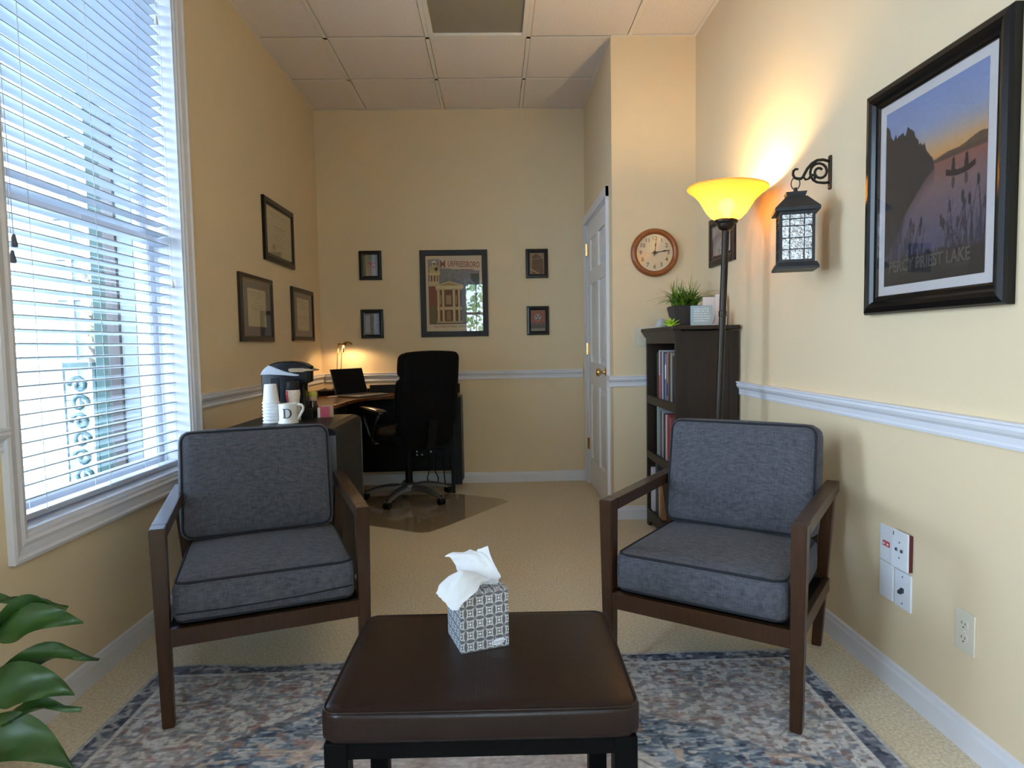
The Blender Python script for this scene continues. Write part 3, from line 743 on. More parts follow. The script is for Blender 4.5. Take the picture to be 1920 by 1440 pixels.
front = [[(-.066, 1.375, .582), (-.045, 1.378, .584), (-.028, 1.383, .584), (-.012, 1.388, .583)],
         [(-.078, 1.370, .612), (-.055, 1.366, .618), (-.036, 1.364, .612), (-.018, 1.372, .602)],
         [(-.104, 1.350, .622), (-.082, 1.340, .634), (-.060, 1.336, .618), (-.042, 1.345, .598)],
         [(-.128, 1.335, .606), (-.108, 1.322, .606), (-.084, 1.314, .592), (-.062, 1.322, .583)],
         [(-.132, 1.325, .594), (-.118, 1.314, .580), (-.100, 1.306, .568), (-.084, 1.304, .563)]]
back = [[(-.055, 1.384, .584), (-.038, 1.384, .585), (-.022, 1.388, .585), (-.004, 1.394, .585)],
        [(-.086, 1.376, .616), (-.052, 1.366, .622), (-.022, 1.370, .616), (.000, 1.374, .606)],
        [(-.103, 1.382, .640), (-.060, 1.374, .650), (-.024, 1.372, .640), (-.002, 1.366, .622)],
        [(-.118, 1.392, .652), (-.080, 1.392, .661), (-.050, 1.388, .664), (-.026, 1.380, .670)]]
bm = bmesh.new()
for ctrl, sd in ((front, 3), (back, 9)):
    grid_to_bm(bm, patch([[W2B(p) for p in row] for row in ctrl], 28, .0026, sd))
obj('tissue', bm, M['tissue'], tb, True)

# ------------------------------------------------------------------ rug
RGX0, RGX1, RGY0, RGY1 = -1.185, 1.048, 0.62, 2.232
def paint_rug(nx, ny):
    u = np.linspace(RGX0, RGX1, nx)[None].repeat(ny, 0); v = np.linspace(RGY0, RGY1, ny)[:, None].repeat(nx, 1)
    xc, yc = (RGX0+RGX1)/2, (RGY0+RGY1)/2
    N = lambda fy, fx, sd, o=2: vnoise(ny, nx, fy, fx, sd, o)
    weave = N(230, 70, 2, 1); fine = N(190, 210, 5, 1); mid = N(60, 64, 3, 2); big = N(9, 9, 4, 3); st = N(130, 60, 1, 2)
    d = np.minimum(np.minimum(u-RGX0, RGX1-u), np.minimum(v-RGY0, RGY1-v))
    wob = (N(40, 40, 6, 2)-.5)*.03
    cream = np.array((190, 184, 180)); blue = np.array((92, 112, 136)); slate = np.array((84, 92, 108)); rust = np.array((146, 106, 98)); lt = np.array((160, 168, 180)); brown = np.array((116, 100, 96)); sand = np.array((190, 160, 138))
    img = np.zeros((ny, nx, 3))+blue
    img = blend(img, sstep(st*.6+weave*.4, .48, .60)*.85, lt)
    img = blend(img, sstep(mid, .52, .62)*.55, np.array((124, 138, 156)))
    img = blend(img, sstep(N(110, 100, 11), .58, .68)*.8, cream)
    img = blend(img, sstep(N(100, 96, 12), .62, .72)*.75, np.array((62, 72, 92)))
    img = blend(img, sstep(N(40, 46, 13), .68, .74)*.8, sand); img = blend(img, sstep(N(48, 60, 14), .71, .77)*.8, rust)
    ax = np.abs(u-xc)/1.02; ay = np.abs(v-yc)/.74
    sd_ = ax*.78+ay*.62+(big-.5)*.22+wob
    sp = sstep(sd_, .80, .83)
    corner = np.zeros_like(img)+cream
    corner = blend(corner, sstep(N(84, 130, 21, 1), .58, .68)*.75, brown)
    corner = blend(corner, sstep(N(120, 110, 22, 1), .56, .66)*.75, np.array((112, 120, 136)))
    corner = blend(corner, sstep(N(70, 100, 23, 1), .68, .78)*.7, rust)
    ring = np.abs(np.mod(N(11, 14, 24)*13, 1)-.5)
    corner = blend(corner, sstep(-ring, -.08, -.03)*.6, np.array((112, 106, 112)))
    corner = blend(corner, sstep(weave, .55, .70)*.35, lt)
    img = img*(1-sp[..., None])+corner*sp[..., None]
    img = blend(img, sstep(-np.abs(sd_-.80), -.016, -.008)*.6, np.array((98, 98, 110)))
    # pale centre medallion with a scalloped outline
    md = ax*.95+ay*.80+np.abs(np.mod(u*9, 1)-.5)*.05+wob*1.2
    img = blend(img, sstep(-md, -.69, -.67), cream)
    img = blend(img, sstep(-np.abs(md-.645), -.007, -.003)*.75, slate)
    img = blend(img, sstep(-md, -.63, -.62), np.array((182, 168, 164)))
    img = blend(img, (sstep(-md, -.63, -.62)*sstep(mid, .5, .64))*.35, np.array((152, 142, 146)))
    # border: thin pale selvedge, narrow slate band with broken pale motifs, pale guard stripe
    band = np.zeros_like(img)+np.array((90, 98, 116)); band = blend(band, sstep(N(90, 110, 31, 1), .48, .60)*.8, np.array((164, 164, 170))); band = blend(band, sstep(N(120, 130, 32, 1), .60, .70)*.8, np.array((60, 66, 84)))
    img = np.where(((d > .012) & (d < .062))[..., None], band, img)
    img = np.where((np.abs(d-.068) < .006)[..., None], cream*.97, img)
    img = np.where((d < .012)[..., None], np.array((170, 168, 168)), img)
    rub = .22*sstep(big, .42, .66)[..., None]
    img = img*(1-rub)+np.array((180, 174, 170))*rub
    grey = img.mean(-1, keepdims=True); img = grey*.28+img*.72
    return img*1.10+(fine[..., None]-.5)*36+(weave[..., None]-.5)*28
NX, NY = 640, 460
def rugpos(U, V):
    x = RGX0+(RGX1-RGX0)*U; y = RGY0+(RGY1-RGY0)*V
    y = y+np.where(V > .97, .012*np.sin(U*26)*(U < .3)-0.014*np.exp(-((U-.27)/.02)**2), 0)
    z = .0092+.0010*np.sin(U*40+V*31)*np.sin(V*53)
    return np.stack([x, y, z], -1)
rug = thing('area_rug', 'faded blue, cream and rust oriental rug on the tan carpet', 'rug', (0, 0, 0))
color_grid('pile', NX, NY, rugpos, paint_rug(NX, NY), M['rug'], rug)
box_part('backing', (RGX0+.003, RGX1-.003, RGY0+.003, RGY1-.02, 0.0, .0065), M['cord'], rug)

# ------------------------------------------------------------------ foreground plant (peace lily)
pl = thing('potted_plant', 'broad leaved green house plant at the left foreground edge', 'plant', (-1.278, 1.36, 0))
bm = bmesh.new(); bm_lathe(bm, [(.060, 0), (.072, .02), (.084, .20), (.087, .215), (.078, .215), (.074, .185), (0, .185)], 24); obj('planter', bm, M['terracotta'], pl, True, angle=40)
bm = bmesh.new(); bm_lathe(bm, [(.073, .186), (.04, .197), (0, .2)], 20); obj('soil', bm, M['soil'], pl, True)
def leaf(base, mid, tip, width, roll, fold=.25, n=15, m=7, stem=.42, wav=.010):
    """petiole along base->mid->tip curve; the blade takes the last part"""
    b, c, t = Vector(base)*.9, Vector(mid)+Vector((.06, 0, 0)), Vector(tip)+Vector((.093, 0, 0))
    P = lambda s: b*(1-s)**2+c*2*s*(1-s)+t*s*s
    sb = bmesh.new(); bm_tube(sb, [P(s) for s in np.linspace(0, stem+.05, 9)], [.0045-.002*k/8 for k in range(9)], 6); obj('stem', sb, M['leaf'], pl, True)
    bm = bmesh.new(); rows = []
    for i in range(n):
        f = i/(n-1); s = stem+(1-stem)*f; p = P(s); d = (P(min(s+.01, 1))-P(s-.01)).normalized()
        side = d.cross(Vector((0, 0, 1))); side = side.normalized() if side.length > 1e-4 else Vector((0, 1, 0))
        side = Matrix.Rotation(roll, 3, d) @ side; nor = side.cross(d)
        w = width*(math.sin(PI*min(1, f*1.0)**.72))**.85*(1-.25*f) if 0 < f < 1 else 0.0012
        rows.append([bm.verts.new(p+side*w*e+nor*(abs(e)*fold*w+wav*math.sin(f*9+e*3)*abs(e))+nor*.0015*(1-abs(e))) for e in np.linspace(-1, 1, m)])
    for i in range(n-1):
        for k in range(m-1): bm.faces.new((rows[i][k], rows[i][k+1], rows[i+1][k+1], rows[i+1][k]))
    return obj('leaf', bm, M['leaf'], pl, True)
# coordinates local to the planter
leaf((.03, .02, .19), (.06, .05, .60), (.245, .09, .505), .040, .9, .30, stem=.55)
leaf((.02, .00, .19), (.07, .06, .62), (.205, .10, .535), .034, -.5, .55, stem=.55)
leaf((.00, .03, .19), (.02, .06, .58), (.105, .09, .565), .030, .3, .4, stem=.6)
leaf((.04, .01, .19), (.08, .04, .48), (.222, .08, .342), .052, 1.05, .22, stem=.45)
leaf((.03, .05, .19), (.08, .09, .50), (.262, .11, .408), .030, -1.3, .35, stem=.45)
leaf((.05, .02, .19), (.10, .06, .36), (.236, .08, .308), .026, .2, .45, stem=.42)
leaf((.05, -.01, .19), (.10, .03, .38), (.225, .06, .180), .056, .85, .2, stem=.32)
leaf((.03, -.02, .19), (.06, .00, .26), (.125, .02, .165), .030, .5, .3, stem=.4)
leaf((-.03, .02, .19), (-.09, .05, .52), (-.17, .16, .45), .045, .2, .3, stem=.5)
leaf((-.02, -.04, .19), (-.04, -.16, .50), (-.06, -.30, .40), .050, .2, .3, stem=.5)
leaf((.02, -.04, .19), (.05, -.16, .42), (.10, -.28, .28), .050, -.2, .3, stem=.45)
leaf((-.03, .0, .19), (-.06, -.02, .62), (-.02, .02, .70), .045, .6, .3, stem=.6)

# ------------------------------------------------------------------ pictures
BACKD = 0.004
def picture(name, label, loc, rotz, w, h, fw, fmat, prof, print_size, art, mat_mat=None, group=None, npx=(90, 120), zoff=0.0, mat_bevel=None, glass=True):
    t = thing(name, label, 'picture', loc, rotz, group)
    bm = bmesh.new(); bm_frame(bm, w, h, prof); obj('frame', bm, fmat, t)
    box_part('backing', (-w/2+.004, w/2-.004, -.006, -.001, -h/2+.004, h/2-.004), M['frame_black'], t)
    iw, ih = w-2*fw, h-2*fw; dp = .010
    if mat_mat: box_part('mat_board', (-iw/2-.003, iw/2+.003, -dp+.0006, -dp+.0030, -ih/2-.003, ih/2+.003), mat_mat, t)
    pw, ph = print_size
    img = art(*npx)
    p = color_grid('print', npx[0], npx[1], lambda U, V: np.stack([(U-.5)*pw, -dp-.0002+0*U, (V-.5)*ph+zoff], -1), img, M['paper'], t)
    if glass: box_part('glass', (-iw/2-.002, iw/2+.002, -dp-.004, -dp-.003, -ih/2-.002, ih/2+.002), M['glass'], t)
    return t, p
UVs = lambda nx, ny: np.meshgrid(np.linspace(0, 1, nx), np.linspace(0, 1, ny))

def art_lake(nx, ny):
    U, V = UVs(nx, ny); n1 = vnoise(ny, nx, 60, 40, 41, 2); n2 = vnoise(ny, nx, 20, 90, 42, 2)
    def ramp(x, stops):
        out = np.zeros((ny, nx, 3))
        for k in range(3): out[..., k] = np.interp(x, [s[0] for s in stops], [s[1][k] for s in stops])
        return out
    img = ramp(V, [(0, (76, 74, 98)), (.2, (88, 84, 104)), (.34, (104, 92, 104)), (.48, (126, 100, 100)), (.58, (140, 92, 84)), (.612, (150, 98, 82)), (.64, (212, 156, 98)), (.68, (206, 160, 116)), (.75, (176, 162, 160)), (.82, (152, 160, 190)), (1, (134, 150, 194))])
    ridge = .628+.040*sstep(U, .55, 1.0)+.006*np.sin(U*22)
    img = blend(img, ((V < ridge) & (V > .612)).astype(float), (104, 82, 66))
    img = blend(img, ((V < .618+.016*sstep(U, .5, 1)) & (V > .604)).astype(float)*.7, (84, 64, 58))
    tp = np.interp(U, [0, .03, .06, .12, .187, .21, .25, .29, .333, .36, .40, .432, .46, .509, .535, .54, 1], [.94, .93, .85, .845, .85, .83, .862, .855, .80, .79, .74, .72, .68, .655, .60, -1, -1])
    bt = np.interp(U, [0, .18, .227, .312, .413, .509, .54], [.16, .30, .386, .45, .522, .568, .585])
    jag = (vnoise(ny, nx, 3, 34, 43, 3)-.5)*.09
    tree = ((V < tp+jag*.8) & (V > bt+jag*.3)).astype(float)
    img = blend(img, tree, (54, 50, 52))
    img = blend(img, ((V <= bt+jag*.3) & (U < .54)).astype(float)*sstep(bt-V, .10, 0)*.55, (66, 58, 66))
    # rowing boat with two people, and their reflection
    bx, by = .775, .515
    hull = ((V < by+.018+.02*np.abs((U-bx)/.13)**2) & (V > by-.012+.02*((U-bx)/.13)**2) & (np.abs(U-bx) < .13)).astype(float)
    img = blend(img, hull, (48, 42, 46))
    for px in (.715, .83):
        img = blend(img, (((U-px)/.018)**2+((V-by-.038)/.03)**2 < 1).astype(float), (54, 46, 46)); img = blend(img, (((U-px)/.012)**2+((V-by-.073)/.012)**2 < 1).astype(float), (54, 46, 46))
        img = blend(img, (((U-px)/.016)**2+((V-by+.04)/.03)**2 < 1).astype(float)*.7, (62, 52, 60))
    # reeds
    r = np.random.RandomState(5)
    def blade(x0, y0, x1, y1, w, col, cat=False):
        nonlocal img
        f = np.clip((V-y0)/(y1-y0), 0, 1); xx = x0+(x1-x0)*f**1.6
        m = ((np.abs(U-xx) < w*(1-f*.75)) & (V > y0) & (V < y1)).astype(float); img = blend(img, m, col)
        if cat: img = blend(img, (((U-(x0+(x1-x0)*.92))/.013)**2+((V-y1+.03)/.032)**2 < 1).astype(float), col)
    for x0 in np.concatenate([r.uniform(.02, .46, 24), r.uniform(.66, .99, 26)]):
        left = x0 < .5; hgt = r.uniform(.10, .24) if left else r.uniform(.10, .30)
        blade(x0, .13, x0+r.uniform(-.06, .08), .13+hgt, .0075, (58, 56, 70), r.rand() < .3)
    for a in ((.24, .12, .34, .33), (.33, .12, .42, .35), (.30, .12, .30, .36), (.74, .13, .60, .33), (.80, .13, .62, .31), (.85, .12, .80, .42), (.90, .12, .86, .40), (.97, .12, .93, .48)): blade(*a, .009, (50, 48, 58), True)
    gr = .135+.05*vnoise(ny, nx, 2, 70, 44, 2)*(1.2-np.abs(U-.5))
    img = blend(img, sstep(gr-V, 0, .012), (50, 47, 46))
    img = blend(img, (np.abs(V-.062) < .006).astype(float)*(np.abs(U-.55) < .34)*(np.mod(U*38, 1) < .6)*.45, (92, 84, 78))
    return img+(n1[..., None]-.5)*8

FR_BIG = [(0, 0), (0, .020), (.006, .027), (.022, .030), (.034, .026), (.042, .017), (.052, .016), (.058, .012), (.058, 0)]
lk, lkp = picture('framed_poster', 'large black framed lake sunset poster with a rowing boat on the right wall', (XR, 1.832, 1.544), -PI/2, .600, .706, .058, M['frame_black'], FR_BIG, (.424, .535), art_lake, M['matwhite'], npx=(200, 250))
text_part('poster_title', 'PERCY PRIEST LAKE', .050, pmat('poster_grey_ink', lin(86, 82, 80), 0.7), lkp, (-.012, -.0106, -.212), sx=.80, bold=.0012)

def art_town(nx, ny):
    U, V = UVs(nx, ny); n1 = vnoise(ny, nx, 50, 40, 51, 2)
    img = np.zeros((ny, nx, 3))+np.array((222, 198, 170))
    inn = ((U > .045) & (U < .955) & (V > .095) & (V < .955))
    sky = np.zeros_like(img)
    for k, (a, b) in enumerate(((150, 112), (146, 116), (146, 124))): sky[..., k] = b+(a-b)*sstep(V, .55, .95)
    img = np.where((inn & (V < .955))[..., None], sky+(n1[..., None]-.5)*30, img)
    img = blend(img, (inn & (U > .25) & (V > .80)).astype(float)*(V > .795+.06*(1-U)), (222, 198, 170))
    cr = np.array((214, 192, 146)); sh = np.array((150, 122, 80)); brick = np.array((126, 58, 44)); dk = np.array((84, 66, 48))
    R = lambda x0, x1, y0, y1: ((U > x0) & (U < x1) & (V > y0) & (V < y1)).astype(float)
    img = blend(img, ((U-.90)*.9+(V-.62) > -.02).astype(float)*(U > .80)*(V < .76)*(U < .95), (58, 74, 66))
    img = blend(img, R(.05, .62, .10, .60), brick); img = blend(img, R(.05, .17, .10, .34), (96, 86, 50))
    img = blend(img, R(.05, .24, .60, .66), cr*.96)
    # tower with dome and lantern
    img = blend(img, R(.07, .24, .64, .76), cr); img = blend(img, R(.09, .12, .66, .74), dk); img = blend(img, R(.145, .17, .66, .74), dk); img = blend(img, R(.20, .22, .66, .74), dk)
    img = blend(img, R(.05, .26, .755, .775), cr*1.05); img = blend(img, R(.07, .25, .77, .83), cr*.95)
    img = blend(img, (((U-.155)/.095)**2+((V-.83)/.05)**2 < 1).astype(float)*(V > .82), cr*.88); img = blend(img, (((U-.19)/.030)**2+((V-.825)/.026)**2 < 1).astype(float), (70, 60, 58))
    img = blend(img, R(.125, .185, .87, .915), cr); img = blend(img, R(.14, .17, .88, .905), dk); img = blend(img, (((U-.155)/.035)**2+((V-.915)/.022)**2 < 1).astype(float)*(V > .912), (232, 226, 214))
    # pediment and entablature
    img = blend(img, (V < .665-np.abs(U-.42)*.22).astype(float)*R(.17, .67, .58, .68), cr); img = blend(img, (V < .650-np.abs(U-.42)*.22).astype(float)*R(.22, .62, .605, .66), sh*1.15)
    img = blend(img, R(.17, .67, .565, .60), cr*1.04); img = blend(img, R(.18, .64, .545, .565), cr*.9)
    # porch openings and columns
    img = blend(img, R(.20, .62, .13, .55), brick*.8)
    for x0, x1 in ((.245, .275), (.34, .45), (.52, .55)):
        img = blend(img, R(x0, x1, .33, .53), (104, 50, 38)); img = blend(img, R(x0+.01, x1-.005, .36, .48), (170, 140, 110)); img = blend(img, R(x0, x1, .14, .29), (96, 56, 36))
    img = blend(img, R(.36, .43, .15, .27), (150, 110, 80))
    img = blend(img, R(.19, .63, .285, .325), cr*.97)
    for x in (.20, .285, .475, .565): img = blend(img, R(x, x+.043, .13, .555), cr); img = blend(img, R(x+.030, x+.043, .13, .555), sh*1.2)
    img = blend(img, R(.18, .65, .105, .135), cr*.85); img = blend(img, R(.05, .955, .095, .107), dk)
    img = blend(img, R(.66, .955, .107, .50), (120, 116, 104)); img = blend(img, R(.72, .90, .107, .36), (146, 130, 104))
    return img+(n1[..., None]-.5)*10
FR_FLAT = [(0, 0), (0, .017), (.002, .019), (.040, .019), (.042, .017), (.042, 0)]
tw, twp = picture('framed_poster', 'charcoal framed travel poster of a courthouse on the back wall', (-.315, YB, 1.5275), 0, .536, .686, .042, M['frame_matte'], FR_FLAT, (.446, .596), art_town, None, npx=(150, 200))
ri = pmat('poster_red_ink', lin(146, 58, 52), 0.7)
text_part('poster_title', 'URFREESBORO', .064, ri, twp, (.080, -.0106, .228), (0, math.radians(2.5), 0), sx=.60, bold=.0008)
text_part('poster_title', 'M', .086, ri, twp, (-.086, -.0107, .230), sx=.72, bold=.0004)
text_part('poster_subtitle', 'TENNESSEE', .017, ri, twp, (.105, -.0106, .186), (0, math.radians(2.5), 0), sx=1.25, bold=.0005)
text_part('poster_subtitle', 'RUTHERFORD COUNTY', .020, M['clock_ink'], twp, (-.01, -.0106, -.262), sx=1.15, spacing=1.3, bold=.0007)

def art_cert(seed, seal=True):
    def f(nx, ny):
        U, V = UVs(nx, ny); n1 = vnoise(ny, nx, 8, 6, seed, 2); img = np.zeros((ny, nx, 3))+np.array((226, 208, 168))+(n1[..., None]-.5)*12
        r = np.random.RandomState(seed); y = .90
        for k in range(11):
            w = r.uniform(.12, .36) if k else .40; th = .013 if k in (0, 4) else .006
            m = (np.abs(V-y) < th) & (np.abs(U-.5) < w) & (np.mod(U*r.uniform(18, 30), 1) < .72)
            img = blend(img, m.astype(float)*.65, (110, 92, 66)); y -= r.uniform(.05, .085)
        if seal: img = blend(img, (((U-.26)/.07)**2+((V-.17)/.07)**2 < 1).astype(float)*.7, (150, 120, 70))
        return img
    return f
FR_CERT = [(0, 0), (0, .016), (.004, .020), (.024, .020), (.032, .014), (.036, .010), (.036, 0)]
picture('framed_certificate', 'dark framed parchment certificate hung highest on the left wall', (XL, 4.250, 1.845), PI/2, .568, .385, .045, M['frame_black'], [(d*1.25, t) for d, t in FR_CERT], (.470, .290), art_cert(61), None, npx=(90, 70))
picture('framed_certificate', 'dark brown framed certificate with mauve mat nearest the window', (XL, 3.805, 1.345), PI/2, .512, .378, .034, M['frame_brown'], FR_CERT, (.285, .215), art_cert(62, False), M['mauve'], npx=(70, 60), zoff=.005)
picture('framed_certificate', 'dark brown framed certificate with mauve mat nearest the back corner', (XL, 4.708, 1.350), PI/2, .506, .372, .034, M['frame_brown'], FR_CERT, (.285, .225), art_cert(63, False), M['mauve'], npx=(70, 60), zoff=.003)

FR_SM = [(0, 0), (0, .014), (.004, .018), (.018, .019), (.024, .013), (.030, .012), (.032, .009), (.032, 0)]
def art_pinkpage(nx, ny):
    U, V = UVs(nx, ny); img = np.zeros((ny, nx, 3))+np.array((120, 112, 78)); n1 = vnoise(ny, nx, 24, 8, 71, 2)
    img = blend(img, (U < .18).astype(float), (98, 104, 66)); img = blend(img, ((U > .2) & (U < .84)).astype(float), (178, 172, 152)); img = blend(img, ((U > .2) & (U < .84) & (V > .68)).astype(float), (140, 152, 138))
    img = blend(img, ((U > .26) & (U < .84) & (V > .36) & (V < .66)).astype(float)*sstep(n1, .35, .6), (176, 98, 106)); img = blend(img, ((U > .25) & (U < .8) & (np.mod(V*12, 1) < .35) & (V < .34)).astype(float)*.6, (140, 96, 90)); return img
def art_grey_reflection(nx, ny):
    U, V = UVs(nx, ny); n1 = vnoise(ny, nx, 12, 9, 72, 3); img = np.zeros((ny, nx, 3))+np.array((128, 124, 112))+(n1[..., None]-.5)*50
    return blend(img, ((U < .36) & (V < .88+U*.2) & (V > .06)).astype(float), (168, 174, 190))  # grey tone and pale panel paint the glass reflection into the print
def art_sepia(nx, ny):
    U, V = UVs(nx, ny); n1 = vnoise(ny, nx, 20, 14, 73, 2); img = np.zeros((ny, nx, 3))+np.array((150, 120, 96))
    img = blend(img, ((U > .18) & (U < .95) & (V < .98-np.abs(U-.45)*.5)).astype(float), (104, 70, 52)); img = blend(img, (np.abs(V-.70-U*.05) < .018).astype(float)*(U > .2), (150, 118, 92)); img = blend(img, ((np.mod(V*9, 1) < .3) & (U > .5) & (U < .9) & (V < .62)).astype(float)*.5, (136, 100, 80))
    img = blend(img, (np.abs(V-.24+U*.36) < .03).astype(float)*(U < .62), (184, 156, 130)); return img+(n1[..., None]-.5)*24
def art_stars(nx, ny):
    U, V = UVs(nx, ny); n1 = vnoise(ny, nx, 20, 14, 74, 2); img = np.zeros((ny, nx, 3))+np.array((146, 76, 70)); img = blend(img, (V < .36+.05*np.sin(U*9)).astype(float), (84, 78, 92)); img = blend(img, (V < .12).astype(float), (140, 132, 126))
    for k in range(10): img = blend(img, ((np.abs(U-.1-k*.09) < .03) & (V < .26+.06*((k*7) % 3)) & (V > .12)).astype(float), (66, 62, 74))
    rr = np.sqrt(((U-.5)*.75)**2+((V-.66))**2); img = blend(img, (rr < .165).astype(float), (206, 192, 176)); img = blend(img, (rr < .145).astype(float), (70, 76, 96))
    return img+(n1[..., None]-.5)*18
small = [(-.973, 1.758, 'small black framed pink and green printed page, upper left of the back wall', art_pinkpage), (-.972, 1.2965, 'small black framed picture with grey glass reflection painted in, just above the desk lamp', art_grey_reflection),
         (.348, 1.755, 'small black framed sepia building picture, upper right on the back wall', art_sepia), (.350, 1.3015, 'small black framed red and blue picture with a round star emblem', art_stars)]
for x, z, lb, art in small:
    t, p = picture('small_picture', lb, (x, YB, z), 0, .178, .230, .032, M['frame_black'], FR_SM, (.112, .164), art, None, npx=(50, 70))
    if art is art_stars:
        bm = bmesh.new()
        for a in (90, 210, 330):
            cx, cz = .011*math.cos(math.radians(a)), .027+.0115*math.sin(math.radians(a))
            bm_prism(bm, [(cx+(.0095 if k % 2 == 0 else .004)*math.cos(math.radians(a+36*k)), cz+(.0095 if k % 2 == 0 else .004)*math.sin(math.radians(a+36*k))) for k in range(10)], -.0110, -.0104, 'y')
        obj('star_emblem', bm, M['matwhite'], p)
def art_note(nx, ny):
    U, V = UVs(nx, ny); n1 = vnoise(ny, nx, 16, 8, 75, 2); img = np.zeros((ny, nx, 3))+np.array((176, 166, 164))
    return blend(img, (np.mod(V*14+n1*2, 1) < .3).astype(float)*(np.abs(U-.5) < .36)*.4, (120, 108, 108))
picture('small_picture', 'dark framed note on the right wall, half hidden behind the floor lamp', (XR, 3.528, 1.666), -PI/2, .385, .268, .052, M['frame_brown'], [(d*1.6, t) for d, t in FR_SM], (.27, .155), art_note, None, npx=(50, 50))

# ------------------------------------------------------------------ wall clock
ck = thing('wall_clock', 'round oak rimmed wall clock with cream face on the closet wall', 'clock', (.9955, YC, 1.664))
bm = bmesh.new(); bm_lathe(bm, [(.147, 0), (.148, -.012), (.142, -.026), (.130, -.032), (.120, -.028), (.114, -.018), (.112, -.012), (.112, 0)], 48, 0, 0, 'y'); obj('rim', bm, M['oak'], ck, True)
bm = bmesh.new(); bm_lathe(bm, [(0, -.011), (.113, -.011), (.113, -.008), (0, -.008)], 40, 0, 0, 'y'); fc = obj('dial', bm, M['clock_face'], ck)
for h in range(1, 13):
    a = math.radians(90-30*h); text_part('numeral', str(h), .034, M['clock_ink'], fc, (.086*math.cos(a), -.0114, .086*math.sin(a)), bold=.0008)
def hand(name, ang, L, wmax, y):
    bm = bmesh.new(); a = math.radians(ang); d = Vector((math.cos(a), math.sin(a))); n_ = Vector((-d.y, d.x))
    pr = [(-.022, .002), (0, .0022), (L*.45, .002), (L*.62, wmax), (L*.80, .002), (L, .0006)]
    pts = [d*l+n_*w for l, w in pr]+[d*l-n_*w for l, w in pr[::-1]]
    bm_prism(bm, [(p.x, p.y) for p in pts], y-.001, y, 'y'); obj(name, bm, M['bronze'], ck)
hand('hour_hand', 83, .075, .005, -.0135); hand('minute_hand', 8.5, .098, .0045, -.0155)
bm = bmesh.new(); bm_lathe(bm, [(.011, -.0125), (.011, -.0165), (0, -.018)], 14, 0, 0, 'y'); obj('hand_hub', bm, M['bronze'], ck)
bm = bmesh.new(); bm_lathe(bm, [(.1125, -.0215), (0, -.0215)], 40, 0, 0, 'y'); obj('glass', bm, M['glass'], ck)

# ------------------------------------------------------------------ switch and socket plates
def plate(name, label, loc, rotz, mat, w=.072, h=.116, th=.006):
    t = thing(name, label, 'wall plate', loc, rotz)
    bm = bmesh.new(); bm_box(bm, -w/2, w/2, -th, 0, -h/2, h/2, .0025, 2); p = obj('cover_plate', bm, mat, t); return t, th
def screw(t, x, z, th, mat):
    bm = bmesh.new(); bm_lathe(bm, [(.0033, -th), (.0028, -th-.0012), (0, -th-.0014)], 10, x, z, 'y'); obj('screw', bm, mat, t)
t, th = plate('switch_plate', 'almond light switch plate beside the bookcase on the closet wall', (.905, YC, 1.150), 0, M['almond'])
bm = bmesh.new(); bm_prism(bm, [(-th, -.012), (-th-.011, .004), (-th-.009, .009), (-th, .008)], -.005, .005, 'x'); obj('toggle', bm, M['almond'], t)
for z in (-.03, .03): screw(t, 0, z, th, M['almond'])
t, th = plate('phone_jack_plate', 'white plate with two red jacks, upper left of the four', (XR, 2.012, .4545), -PI/2, M['plate_white'])
for x in (-.0095, .0095):
    bm = bmesh.new(); bm_box(bm, x-.0075, x+.0075, -th-.002, -th, -.0085, .0085); j = obj('jack', bm, M['red'], t)
    box_part('jack_opening', (x-.004, x+.004, -th-.0026, -th-.002, -.004, .003), M['plate_white'], j)
for z in (-.044, .044): screw(t, 0, z, th, M['plate_white'])
t, th = plate('cable_plate', 'white plate with coaxial holes, on a dark red box, upper right of the four', (XR-.012, 1.928, .4600), -PI/2, M['plate_white'], .080, .119)
box_part('box_extension', (-.037, .039, 0.0002, .0118, -.057, .054), pmat('dark_red_box', (.10, .012, .015), .6), t)
for x in (-.013, .013):
    bm = bmesh.new(); bm_lathe(bm, [(.0058, -th-.0002), (.0052, -th-.003), (.002, -th-.003), (.002, -th-.001), (0, -th-.001)], 12, x, 0, 'y'); obj('coaxial_socket', bm, M['silver'], t)
for z in (-.024, .024): screw(t, 0, z, th, M['silver'])
bm = bmesh.new(); bm_box(bm, -.031, -.028, -th-.0006, -th, .040, .052); obj('printed_mark', bm, M['ink'], t)
t, th = plate('blank_plate', 'blank white plate, lower left of the four', (XR, 2.0115, .3350), -PI/2, M['plate_white'])
t, th = plate('toggle_plate', 'white plate with a dark slot and lever, lower right of the four', (XR, 1.928, .3335), -PI/2, M['plate_white'], .080)
bm = bmesh.new(); bm_prism(bm, [(-th, -.006), (-th-.012, -.010), (-th-.012, -.002), (-th, .007)], -.006, .008, 'x'); obj('lever', bm, M['ink'], t)
for z in (-.042, .042): screw(t, 0, z, th, M['silver'])
t, th = plate('power_outlet', 'almond duplex power outlet low on the right wall', (XR, 1.663, .3225), -PI/2, M['almond'], .072, .112)
for z in (.0195, -.0195):
    bm = bmesh.new(); bm_prism(bm, [(.0155*max(-.88, min(.88, math.cos(a)))/.88, z+.0145*math.sin(a)) for a in np.linspace(0, 2*PI, 20, False)], -th-.0022, -th, 'y'); so = obj('socket', bm, M['almond'], t)
    bm = bmesh.new(); bm_box(bm, -.0075, -.0055, -th-.0027, -th-.0021, z, z+.008); bm_box(bm, .0055, .0075, -th-.0027, -th-.0021, z, z+.007); bm_box(bm, -.002, .002, -th-.0027, -th-.0021, z-.009, z-.005); obj('slots', bm, M['ink'], so)
screw(t, 0, 0, th, M['almond'])

